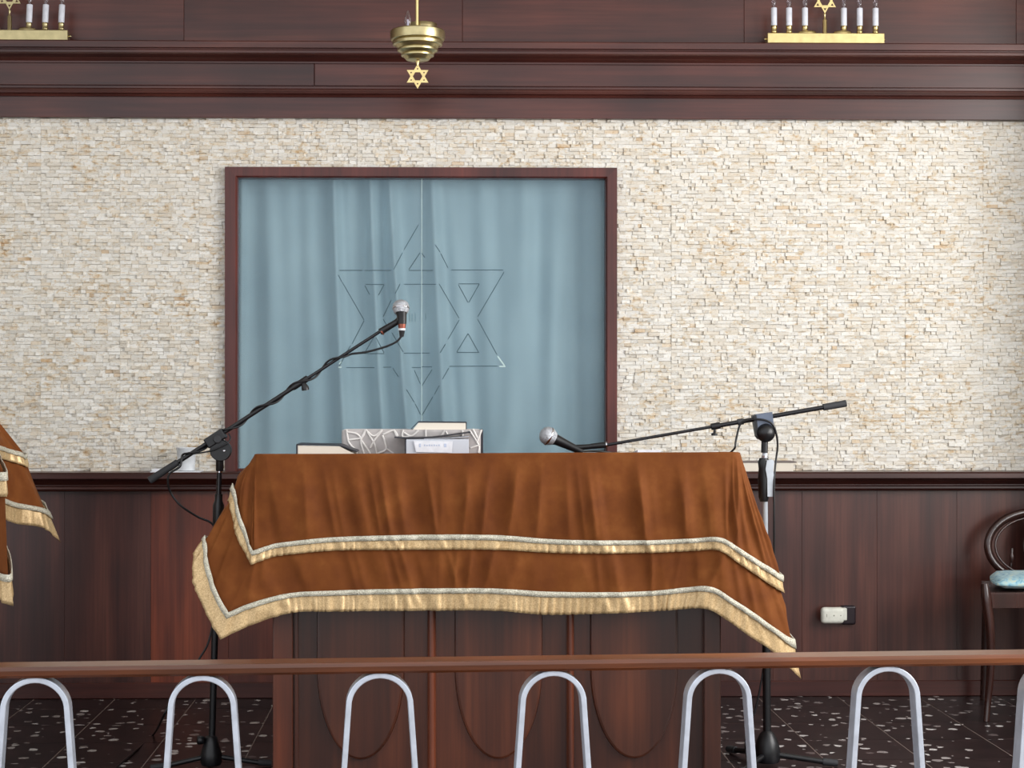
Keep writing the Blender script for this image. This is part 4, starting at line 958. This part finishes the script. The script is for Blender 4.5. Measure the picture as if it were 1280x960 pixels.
def trap(x0, x1, x2, x3, z0, z1):   # front-left, front-right, back-right, back-left
    q = [(x0, yfc), (x1, yfc), (x2, ybc), (x3, ybc)]
    return MB().add([(x, y, z0) for x, y in q] + [(x, y, z1) for x, y in q], [(0, 1, 2, 3), (4, 7, 6, 5), (0, 4, 5, 1), (1, 5, 6, 2), (2, 6, 7, 3), (3, 7, 4, 0)])
trap(xf0 - .008, xf0 + .012, xf0 + .13, xf0 + .11, seat_z - .05, seat_z - .012).build('seat_rail', 'chair_wood', ch)
trap(xf1 - .012, xf1 + .008, xf1 - .11, xf1 - .13, seat_z - .05, seat_z - .012).build('seat_rail', 'chair_wood', ch)
trap(xf0, xf1, xf1 - .11, xf0 + .11, seat_z - .012, seat_z + .004).build('seat', 'chair_wood', ch)
# oval back
yo_ = -.12; oc = P(1296, 683, yo_); rx = 62 * S(yo_); rz = 43.5 * S(yo_)
ring = [(oc.x + rx * math.cos(2 * PI * k / 40), yo_ + .03 * (math.sin(2 * PI * k / 40)) * .6, oc.z + rz * math.sin(2 * PI * k / 40)) for k in range(41)]
MB().tube(ring, .0155, 10, caps=False).build('back_ring', 'chair_wood', ch)
MB().tube([(oc.x + rx * .86 * math.cos(2 * PI * k / 40), yo_ + .03 * (math.sin(2 * PI * k / 40)) * .6 - .008, oc.z + rz * .84 * math.sin(2 * PI * k / 40)) for k in range(41)], .0045, 8, caps=False).build('back_bead', 'chair_wood', ch)
def spl(z): return .030 + .022 * math.cos((z - oc.z) / rz * 2.6)
zz = [oc.z - rz + 2 * rz * k / 14 for k in range(15)]
MB().plate([(oc.x - spl(z), z) for z in zz] + [(oc.x + spl(z), z) for z in zz[::-1]], [], yo_ - .006, yo_ + .006).build('back_splat', 'chair_wood', ch)
kp = P(1265, 697, yo_ - .012)
MB().lathe([(.004, -.02), (.009, -.008), (.009, .006), (.004, .02)], Matrix.Translation(kp), 12).build('carved_boss', 'chair_wood', ch)
MB().tube([P(1265, 686, yo_), kp, P(1262, 720, yo_)], .006, 8).build('back_spindle', 'chair_wood', ch)
MB().tube([P(1327, 686, yo_), P(1327, 697, yo_ - .012), P(1330, 720, yo_)], .006, 8).build('back_spindle', 'chair_wood', ch)
for sx in (-1, 1): MB().tube(curve([(oc.x + sx * rx * .62, yo_ - .01, oc.z - rz * .8), (oc.x + sx * rx * .72, ybc, seat_z + .03), (oc.x + sx * rx * .75, ybc, seat_z - .03)], 6), .014, 10).build('back_post', 'chair_wood', ch)
# cushion on the seat
bm = bmesh.new(); bmesh.ops.create_cube(bm, size=2); bmesh.ops.subdivide_edges(bm, edges=bm.edges, cuts=9, use_grid_fill=True)
cxm, cym = xf0 + .018 + cw / 2 - .008, (yfc + ybc) / 2 - .01; hw, hd, hh = cw / 2 - .012, .19, .026
for v in bm.verts:
    x, y, z = v.co; rr_ = max(abs(x), abs(y)); e_ = (1 - rr_ ** 2.2) ** .62 if rr_ < 1 else 0
    ed = 1 - .12 * (x * x * y * y)
    v.co = (cxm + x * hw * ed * (1 - .5 * (y + 1) / 2), cym + y * hd * ed, seat_z + .005 + hh * (1 + z * (.12 + .88 * e_)) * (1 if z > 0 else .999))
mbc = MB(); mbc.bm(bm, True)
tag(mbc.build('seat_cushion', 'cushion'), 'pale blue patterned cushion on the dark oval-backed chair', 'cushion')

# ------------------------------------------------------------------ railing in the foreground
ra, rb = (-160, 3.485), (1440, 3.655)     # pixel column and distance from the camera along the rail
zrail = H - 338 * 3.5 / F
def rail_pt(px, off=0.0):
    # front line of the rail: straight in plan
    d0, d1 = P(ra[0], 830, ra[1] - D), P(rb[0], 830, rb[1] - D)
    # intersect the pixel column with the plan line
    cx_, cy_ = 0, -D; q = P(px, 830, 0); dx, dy = q.x - cx_, q.y - cy_
    ex, ey = d1.x - d0.x, d1.y - d0.y
    k = ((d0.x - cx_) * ey - (d0.y - cy_) * ex) / (dx * ey - dy * ex)
    n = Vector((-ey, ex)).normalized()
    return Vector((cx_ + dx * k + n.x * off, cy_ + dy * k + n.y * off, 0))
A0, A1 = rail_pt(ra[0]), rail_pt(rb[0]); ru = (A1 - A0).normalized(); rn = Vector((-ru.y, ru.x, 0))
rl = thing('railing', ((A0.x + A1.x) / 2, (A0.y + A1.y) / 2, 0), 'low wooden handrail on arched aluminium bars across the foreground', 'railing')
prof = [(0.004, zrail), (.002, zrail - .003), (0, zrail - .008), (.001, zrail - .018), (.006, zrail - .0235), (.066, zrail - .0235), (.073, zrail - .016), (.073, zrail - .006), (.066, zrail + .001)]
n = len(prof); vs = [A0 + rn * y + Vector((0, 0, z)) for y, z in prof] + [A1 + rn * y + Vector((0, 0, z)) for y, z in prof]
MB().add(vs, [(i, (i + 1) % n, n + (i + 1) % n, n + i) for i in range(n)] + [tuple(range(n))[::-1], tuple(range(n, 2 * n))]).build('handrail', 'rail_wood', rl)
RM3 = Matrix(((ru.x, rn.x, 0), (ru.y, rn.y, 0), (0, 0, 1)))
for px in (-170, 42, 252, 475, 693, 901, 1113, 1323):
    c = rail_pt(px, .012)
    zt_ = zrail - .0235; zb_ = 0.0; sp_ = 3.5 / F; w0 = 43 * sp_; th = .0118
    def side(off):
        o_ = [];
        hw = w0 - off
        zc_ = zt_ - w0 * .98
        for k in range(21):
            t = PI * k / 20; sx = math.cos(t); o_.append((-hw * abs(sx) * (1 if sx > 0 else -1), zc_ + (w0 * .98 - off) * math.sin(t)))
        foot = hw + .05 * (zc_ / .5) * .7
        return [(-foot, zb_)] + o_ + [(foot, zb_)]
    oo, ii = side(0), side(th); m = len(oo); dp = .040
    vs = []
    for y in (0, dp):
        for lst in (oo, ii):
            for x, z in lst: vs.append(c + RM3 @ Vector((x, y, z)))
    fs = []
    for i in range(m - 1):
        fs += [(i, i + 1, m + i + 1, m + i), (2 * m + i, 3 * m + i, 3 * m + i + 1, 2 * m + i + 1), (i, 2 * m + i, 2 * m + i + 1, i + 1), (m + i, m + i + 1, 3 * m + i + 1, 3 * m + i)]
    fs += [(0, m, 3 * m, 2 * m), (m - 1, 2 * m - 1 + 2 * m, 2 * m - 1, m - 1)] if False else [(0, m, 3 * m, 2 * m), (m - 1, 3 * m - 1, 4 * m - 1, 2 * m - 1)]
    o = MB().add(vs, fs).build('arched_bar', 'aluminium', rl)
    bv = o.modifiers.new('edge', 'BEVEL'); bv.width = .002; bv.segments = 2; bv.limit_method = 'ANGLE'
